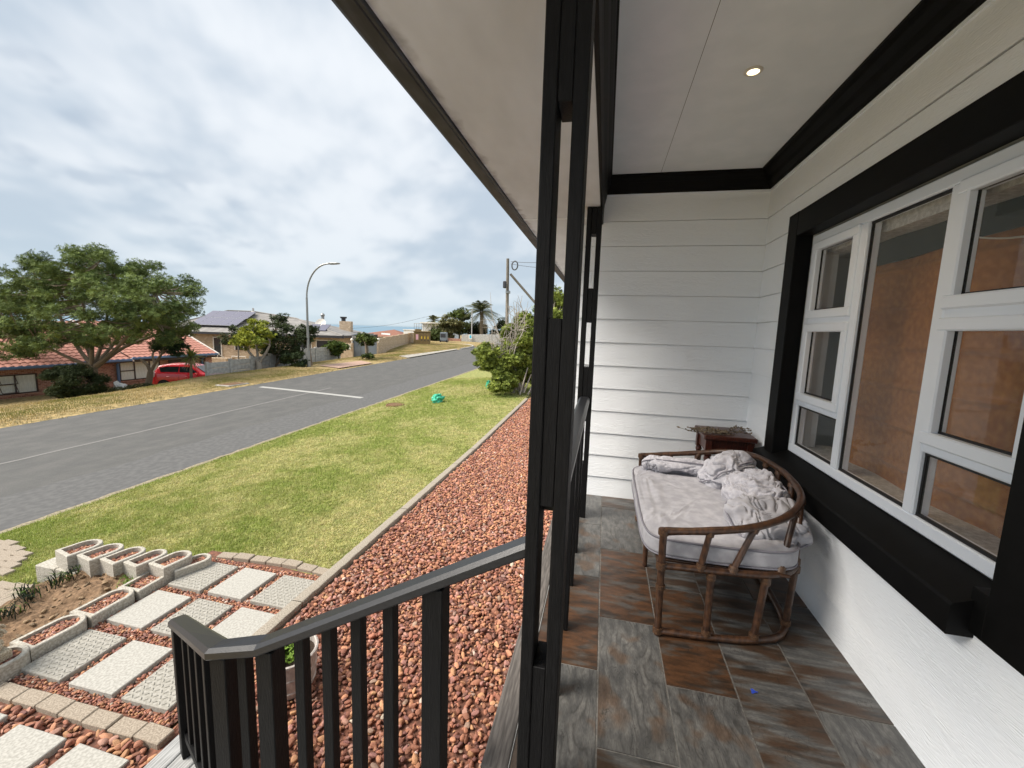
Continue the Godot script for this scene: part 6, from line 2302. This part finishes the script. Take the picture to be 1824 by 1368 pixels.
func build_far_buildings():
	# brown tiled roof beyond the wall
	var o := at(675, 606, 70.0)
	o.y = -3.0
	var h = thing("far_house", "distant house with brown tiled hip roof beyond the beige wall", "house", o)
	var L := at(622, 600, 70.0) - o
	var R := at(722, 599, 70.0) - o
	var K0 := at(655, 593, 73.0) - o
	var K1 := at(702, 587, 73.0) - o
	var m := MB.new()
	var back := Vector3(-1.5, 0, -7.0)
	var mid := Vector3(0, 0, -3)
	m.quad_out(L, R, K1, K0, mid); m.tri_out(R, R + back, K1, mid); m.tri_out(L, L + back, K0, mid); m.quad_out(L + back, R + back, K1, K0, mid)
	part(h, "roof", m, M.roofbrown)
	bx(h, "wall", Vector3(L.x + 0.6, 0, -6.5), Vector3(R.x - 0.6, minf(L.y, R.y), -0.8), M.brickbeige)
	var sk := MB.new()
	var sp := at(688, 597, 70.5) - o
	sk.quad(sp + Vector3(-0.9, -0.25, 0.3), sp + Vector3(0.9, -0.3, 0.3), sp + Vector3(0.4, 0.3, -0.6), sp + Vector3(-1.2, 0.35, -0.6))
	part(h, "skylight", sk, M.flash)
	# white modern building
	var wo := at(765, 612, 66.0)
	wo.y = -2.0
	var wb = thing("white_building", "white flat-roofed building with a railed terrace behind the kiosk", "building", wo)
	var a := at(739, 575, 66.0) - wo
	var b := at(793, 575, 66.0) - wo
	bx(wb, "upper_storey", Vector3(a.x + 1.2, 1.0, -8), Vector3(b.x, a.y, 0), M.whitewall)
	bx(wb, "lower_storey", Vector3(a.x, 0.0, -8.2), Vector3(b.x + 3.0, 1.75, 0.4), M.whitewall)
	bx(wb, "roof_slab", Vector3(a.x + 1.0, a.y, -8.3), Vector3(b.x + 0.3, a.y + 0.14, 0.4), M.whitetrim)
	for k in 3:
		bx(wb, "window", Vector3(a.x + 2.7 + k * 0.9, 2.0, 0.01), Vector3(a.x + 3.3 + k * 0.9, a.y - 0.4, 0.05), M.darkglass)
	var rl := MB.new()
	var yr2: float = a.y - 0.1
	for k in 7: rl.tube([Vector3(a.x + k * 0.4, 1.7, 0.35), Vector3(a.x + k * 0.4, yr2, 0.35)], 0.03, 4)
	rl.tube([Vector3(a.x, yr2, 0.35), Vector3(a.x + 2.6, yr2, 0.35)], 0.04, 4)
	rl.tube([Vector3(a.x, yr2 - 0.4, 0.35), Vector3(a.x + 2.6, yr2 - 0.4, 0.35)], 0.03, 4)
	part(wb, "terrace_rail", rl, M.galv)
	var w2 = thing("white_building", "small white block beside the brown tiled roof", "building", at(728, 604, 68.0))
	bx(w2, "wall", Vector3(-0.9, -2.0, -4.0), Vector3(1.2, at(728, 588, 68.0).y - at(728, 604, 68.0).y, 0), M.whitewall)
	bx(w2, "roof_slab", Vector3(-1.0, at(728, 588, 68.0).y - at(728, 604, 68.0).y, -4.1), Vector3(1.3, at(728, 587, 68.0).y - at(728, 604, 68.0).y, 0.1), M.whitetrim)
	# white street wall at the bend
	var sw = thing("street_wall", "low white wall with a small blue notice at the road bend", "wall", at(850, 607, 56.0))
	var so := at(850, 607, 56.0)
	var p0 := at(822, 607, 56.0) - so
	var p1 := at(905, 607, 55.0) - so
	var wm := MB.new()
	wm.prism([p0 + Vector3(0, -0.6, 0), p1 + Vector3(0, -0.6, 0), p1 + Vector3(0, 0.85, 0), p0 + Vector3(0, 0.85, 0)], Vector3(0, 0, -0.25))
	part(sw, "wall", wm, M.precast)
	var nb := at(838, 600, 55.6) - so
	bx(sw, "notice", nb + Vector3(-0.22, -0.3, 0.05), nb + Vector3(0.22, 0.3, 0.10), M.whitetrim)
	bx(sw, "notice_print", nb + Vector3(-0.1, -0.2, 0.10), nb + Vector3(0.17, 0.22, 0.105), M.bluesign)
	var bw = thing("brick_wall", "low brown brick wall behind the parked grey trailer", "wall", at(795, 607, 55.0))
	bx(bw, "wall", Vector3(-2.2, -0.8, -0.2), Vector3(2.0, 0.35, 0.0), M.brickred)

func build_street_furniture():
	# street lamp
	var b := Vector3(-16.46, ground(-16.46, -20.8) - 0.02, -20.8)
	var l = thing("street_lamp", "tall galvanised street lamp with curved swan-neck arm", "street lamp", b)
	var m := MB.new()
	m.tube([Vector3(0, 0, 0), Vector3(0, 0.9, 0), Vector3(0, 0.95, 0), Vector3(0, 3.9, 0)], [0.105, 0.10, 0.07, 0.055], 12)
	part(l, "pole", m, M.galv)
	var pts := []
	for i in 17:
		var t := i / 16.0
		var a := t * PI * 0.5
		pts.append(Vector3(1.45 * (1.0 - cos(a)), 3.9 + 1.85 * sin(a), 0.0))
	var am := MB.new()
	am.tube(pts, 0.045, 10)
	part(l, "arm", am, M.galv)
	var hm := MB.new()
	hm.grid(func(u, v):
		var p := sellip(u, v, 0.7)
		return Vector3(1.78 + p.x * 0.36, 5.76 + p.y * 0.06 * (1.0 - 0.3 * p.x), p.z * 0.12), 20, 12)
	part(l, "lamp_head", hm, M.galv)
	# wooden utility pole with brace
	var pb := Vector3(-5.65, ground(-5.65, -24.0) - 0.1, -24.0)
	var p = thing("utility_pole", "grey wooden utility pole with diagonal brace behind the roadside bush", "utility pole", pb)
	var pm := MB.new()
	pm.tube([Vector3.ZERO, Vector3(0, 3, 0), Vector3(-0.06, at(905, 461, 24.0).y - pb.y, 0)], [0.11, 0.1, 0.085], 12)
	part(p, "pole", pm, M.poleWood)
	var br := MB.new()
	br.tube([at(909, 488, 24.0) - pb, at(958, 545, 24.3) - pb, Vector3(5.3, 0.0, -0.4)], 0.07, 10)
	part(p, "brace", br, M.poleWood)
	var co := MB.new()
	for k in 4:
		var ring := []
		for i in 33:
			var a := TAU * i / 32.0
			ring.append(at(917, 473, 23.8 + k * 0.03) - pb + Vector3(cos(a) * (0.17 + 0.006 * k), sin(a) * (0.23 + 0.006 * k), 0.05 * cos(a)))
		co.tube(ring, 0.028, 6, false)
	part(p, "cable_coil", co, M.wire)
	var bxm := MB.new()
	var bc := at(899, 507, 23.9) - pb
	bxm.box(bc - Vector3(0.09, 0.2, 0.1), bc + Vector3(0.10, 0.2, 0.1), 0.04)
	part(p, "splice_box", bxm, M.charcoal)
	bx(p, "bracket", Vector3(-0.10, 4.45, -0.15), Vector3(0.12, 4.6, 0.15), M.galv, 0.01)
	for a in [[466, 462, 6.0], [470, 476, 5.8]]:
		var w = thing("overhead_wire", "upper thin overhead wire from the wooden pole to the house" if a[0] < 468 else "lower thin overhead wire from the wooden pole to the house", "wire", at(910, a[0], 24.0), 0.0, "wires from the pole")
		var q0 := Vector3.ZERO
		var q1 := at(1010, a[1], 20.0) - at(910, a[0], 24.0)
		var wp := []
		for i in 9:
			var t := i / 8.0
			wp.append(q0.lerp(q1, t) + Vector3.DOWN * 0.10 * sin(PI * t))
		var wm := MB.new()
		wm.tube(wp, 0.012, 5)
		part(w, "wire", wm, M.wire)
	var fw = thing("overhead_wire", "long thin telephone wire sagging over the distant roofs", "wire", at(600, 586, 60.0))
	var f0 := Vector3.ZERO
	var f1 := at(768, 562, 66.0) - at(600, 586, 60.0)
	var fp := []
	for i in 13:
		var t := i / 12.0
		fp.append(f0.lerp(f1, t) + Vector3.DOWN * 0.5 * sin(PI * t))
	var fm := MB.new()
	fm.tube(fp, 0.016, 4)
	part(fw, "wire", fm, M.wire)
	# thin poles at the bend
	for a in [[840, 552, 57.0, "thin pale pole beside the tall palm"], [788, 565, 62.0, "thin pale pole before the white building"]]:
		var tb := at(a[0], 608, a[2])
		var tp = thing("thin_pole", a[3], "pole", tb, 0.0, "thin poles at the bend")
		var tm := MB.new()
		tm.tube([Vector3(0, -0.4, 0), Vector3(0, at(a[0], a[1], a[2]).y - tb.y, 0)], [0.09, 0.07], 8)
		part(tp, "pole", tm, M.precast)
		bx(tp, "cap", Vector3(-0.1, at(a[0], a[1], a[2]).y - tb.y, -0.1), Vector3(0.1, at(a[0], a[1], a[2]).y - tb.y + 0.06, 0.1), M.precast, 0.01)
	# utility kiosk
	var kb := at(752, 614, 45.5)
	var k = thing("utility_kiosk", "brown metal utility kiosk with warning labels on the grass bank", "utility box", kb, 0.35)
	bx(k, "cabinet", Vector3(-0.85, -0.3, -0.55), Vector3(0.85, 1.38, 0.55), M.kiosk, 0.02)
	bx(k, "lid", Vector3(-0.92, 1.38, -0.62), Vector3(0.92, 1.47, 0.62), M.kiosk, 0.02)
	for i in 3:
		bx(k, "door", Vector3(-0.16 + i * 0.335, 0.0, 0.55), Vector3(0.15 + i * 0.335, 1.28, 0.58), M.kiosk, 0.008)
		bx(k, "warning_label", Vector3(-0.06 + i * 0.335, 0.62, 0.581), Vector3(0.03 + i * 0.335, 0.92, 0.586), M.yellowsign)
		bx(k, "lock", Vector3(-0.05 + i * 0.335, 0.45, 0.581), Vector3(0.03 + i * 0.335, 0.62, 0.60), M.charcoal)
	bx(k, "end_panel", Vector3(-0.80, 0.0, 0.551), Vector3(-0.22, 1.3, 0.565), M.kiosk, 0.005)
	bx(k, "notice", Vector3(-0.62, 0.55, 0.566), Vector3(-0.36, 1.12, 0.572), M.pinksign)
	bx(k, "vent_box", Vector3(-0.75, 1.47, -0.3), Vector3(-0.1, 1.68, 0.2), M.kiosk, 0.01)
	# small grey trailer
	var tb2 := at(791, 612, 51.0)
	var tr = thing("box_trailer", "small grey box trailer parked at the road bend", "trailer", tb2, 0.2)
	bx(tr, "box", Vector3(-0.42, 0.35, -0.4), Vector3(0.38, 1.35, 0.4), M.gate, 0.03)
	bx(tr, "rear_door", Vector3(-0.38, 0.75, 0.4), Vector3(0.24, 1.2, 0.42), M.charcoal, 0.01)
	bx(tr, "chassis", Vector3(-0.5, 0.26, -0.42), Vector3(0.5, 0.35, 0.46), M.charcoal)
	for s in [-0.38, 0.34]:
		var wm2 := MB.new()
		wm2.lathe([Vector2(0.0, 0.06), Vector2(0.2, 0.06), Vector2(0.25, 0.03), Vector2(0.25, -0.03), Vector2(0.2, -0.06), Vector2(0.0, -0.06)], 16, Transform3D(Basis(Vector3.FORWARD, PI / 2), Vector3(s, 0.22, 0.35)))
		part(tr, "wheel", wm2, M.tyre)
	# straw-coloured tussock on the bank below the kiosk
	var tsk = thing("dry_tussock", "straw-coloured dry tussock on the bank below the kiosk", "grass tuft", at(748, 618, 44.2))
	var tm3 := MB.new()
	tm3.tint = true
	for i in 160:
		var a := rng.randf() * TAU
		var d := Vector3(cos(a) * 1.4, rng.randf_range(0.3, 0.9), sin(a) * 0.6)
		var base := Vector3(rng.randfn() * 0.35, -0.1, rng.randfn() * 0.2)
		tm3.col = Color(0.33, 0.27, 0.16) * rng.randf_range(0.6, 1.1)
		tm3.quad(base, base + Vector3(0.03, 0, 0), base + d * 0.45 + Vector3(0.01, 0, 0), base + d * 0.45)
	part(tsk, "blades", tm3, M.blade)

func build_car():
	var c = thing("red_car", "small red hatchback parked in front of the brick garage", "car", Vector3(-24.3, -2.68, -20.5), 0.44)
	# stations along the length (front = +x): x, lower y, belt y, roof y, half width, roof half width
	var S := [[-1.8, 0.42, 0.78, 0.8, 0.66, 0.6], [-1.76, 0.3, 0.86, 0.92, 0.74, 0.6], [-1.66, 0.22, 1, 1.22, 0.79, 0.58], [-1.45, 0.2, 1.02, 1.46, 0.82, 0.6], [-1, 0.19, 1.02, 1.54, 0.83, 0.62], [-0.4, 0.18, 1.01, 1.555, 0.83, 0.63], [0.1, 0.18, 1, 1.53, 0.83, 0.62], [0.42, 0.18, 0.99, 1.42, 0.83, 0.61], [0.8, 0.18, 0.99, 1.14, 0.825, 0.62], [1.05, 0.18, 0.98, 1, 0.82, 0.66], [1.35, 0.19, 0.84, 0.9, 0.8, 0.64], [1.62, 0.22, 0.74, 0.78, 0.75, 0.58], [1.76, 0.28, 0.62, 0.64, 0.66, 0.5], [1.82, 0.36, 0.5, 0.52, 0.5, 0.4]]
	var ring := func(s) -> Array:
		var w: float = s[4]
		return [Vector3(s[0], s[1], 0), Vector3(s[0], s[1], w * 0.80), Vector3(s[0], s[1] + 0.10, w * 0.97), Vector3(s[0], lerpf(s[1], s[2], 0.55), w), Vector3(s[0], s[2] - 0.03, w * 0.975), Vector3(s[0], s[2], w * 0.945), Vector3(s[0], lerpf(s[2], s[3], 0.5), lerpf(w * 0.94, s[5], 0.5)), Vector3(s[0], s[3] - 0.04, s[5]), Vector3(s[0], s[3], s[5] * 0.8), Vector3(s[0], s[3] + 0.012, 0)]
	var body := MB.new()
	var n := S.size()
	for side in [1, -1]:
		body.grid(func(u, v):
			var f: float = u * (n - 1)
			var i := mini(int(f), n - 2)
			var a = ring.call(S[i])
			var b = ring.call(S[i + 1])
			var k := int(round(v * 9.0))
			var p: Vector3 = a[k].lerp(b[k], f - i)
			p.z *= side
			return p, (n - 1) * 3, 9)
	part(c, "body", body, M.carred)
	# glass: follows the upper body, a touch proud
	var surf := func(x: float, t: float, side: float) -> Vector3:
		var i := 0
		while i < n - 2 and S[i + 1][0] < x: i += 1
		var f: float = (x - S[i][0]) / (S[i + 1][0] - S[i][0])
		var q := []
		for k in 6: q.append(lerpf(S[i][k], S[i + 1][k], f))
		var p := Vector3(x, lerpf(q[2], q[3] - 0.04, t), lerpf(q[4] * 0.945, q[5], t) + 0.012)
		p.z *= side
		return p
	for side in [1.0, -1.0]:
		for g in [[-1.30, -1.42, -0.42, -0.38, "side_window"], [-0.34, -0.36, 0.70, 0.22, "side_window"]]:
			var gm := MB.new()
			gm.grid(func(u, v):
				var x := lerpf(lerpf(g[0], g[1], v), lerpf(g[2], g[3], v), u)
				var tt := lerpf(0.16, 0.80, v)
				return surf.call(x, tt, side), 10, 5)
			part(c, g[4], gm, M.carglass)
		var dl := MB.new()
		for x in [-0.37, 0.66]:
			dl.tube([Vector3(x, 0.34, side * 0.835), Vector3(x, 0.6, side * 0.834), Vector3(x - 0.01, 0.91, side * 0.815)], 0.006, 4)
		part(c, "door_seams", dl, M.tyre)
		for x in [-0.95, 0.02]:
			bx(c, "door_handle", Vector3(x - 0.09, 0.80, minf(side * 0.82, side * 0.85)), Vector3(x + 0.07, 0.835, maxf(side * 0.82, side * 0.85)), M.carred, 0.01)
		bx(c, "wing_mirror", Vector3(0.52, 0.95, minf(side * 0.83, side * 0.99)), Vector3(0.66, 1.08, maxf(side * 0.83, side * 0.99)), M.carred, 0.03)
		var tl := MB.new()
		tl.grid(func(u, v): 
			var p := sellip(u, v, 0.6)
			return Vector3(-1.66 + p.x * 0.09 - 0.02 * p.y, 0.92 + p.y * 0.17, side * (0.735 + p.z * 0.055)), 14, 10)
		part(c, "tail_light", tl, M.taillight)
		var hl := MB.new()
		hl.grid(func(u, v): 
			var p := sellip(u, v, 0.6)
			return Vector3(1.60 + p.x * 0.16, 0.70 + p.y * 0.075, side * (0.60 + p.z * 0.13)), 14, 10)
		part(c, "headlight", hl, M.alloy)
		for x in [-1.14, 1.14]:
			var wl := Node3D.new()
			wl.name = "wheel"
			c.add_child(wl, true)
			wl.position = Vector3(x, 0.29, side * 0.77)
			wl.rotation.x = PI / 2.0 * side
			var ty := MB.new()
			ty.lathe([Vector2(0.17, 0.085), Vector2(0.26, 0.085), Vector2(0.29, 0.05), Vector2(0.29, -0.09), Vector2(0.2, -0.1)], 24)
			part(wl, "tyre", ty, M.tyre)
			var ri := MB.new()
			ri.lathe([Vector2(0.0, 0.075), Vector2(0.05, 0.08), Vector2(0.06, 0.06), Vector2(0.175, 0.07), Vector2(0.18, 0.088)], 20)
			part(wl, "rim", ri, M.alloy)
			var arch := MB.new()
			arch.lathe([Vector2(0.0, 0.0), Vector2(0.33, 0.0), Vector2(0.34, -0.012)], 24, Transform3D(Basis(Vector3.RIGHT, PI / 2 * side), Vector3(x, 0.32, side * 0.832)))
			part(c, "wheel_arch", arch, M.tyre)
	var rw := MB.new()
	rw.quad(Vector3(-1.735, 1.0, -0.56), Vector3(-1.735, 1.0, 0.56), Vector3(-1.55, 1.38, 0.5), Vector3(-1.55, 1.38, -0.5))
	part(c, "rear_window", rw, M.carglass)
	var ws := MB.new()
	ws.quad(Vector3(0.44, 1.425, -0.56), Vector3(0.44, 1.425, 0.56), Vector3(0.98, 1.03, 0.62), Vector3(0.98, 1.03, -0.62))
	part(c, "windscreen", ws, M.carglass)
	bx(c, "rear_bumper", Vector3(-1.84, 0.34, -0.68), Vector3(-1.72, 0.56, 0.68), M.carred, 0.04)
	bx(c, "number_plate", Vector3(-1.80, 0.66, -0.24), Vector3(-1.775, 0.78, 0.24), M.whitetrim, 0.004)
func _ready():
	setup_world()
	make_materials()
	M.bluesign = plain(srgb(70, 170, 205), 0.5)
	M.yellowsign = plain(srgb(224, 188, 50), 0.5)
	M.pinksign = plain(srgb(226, 176, 186), 0.5)
	M.crack = plain(srgb(58, 57, 56), 0.95)
	build_land()
	build_house()
	build_floor()
	build_posts()
	build_railings()
	build_steps()
	build_garden()
	build_fences()
	build_brick_house()
	build_beige_house()
	build_far_buildings()
	build_downlight()
	build_bench()
	build_cushions()
	build_table()
	build_street_furniture()
	build_car()
	build_plants()
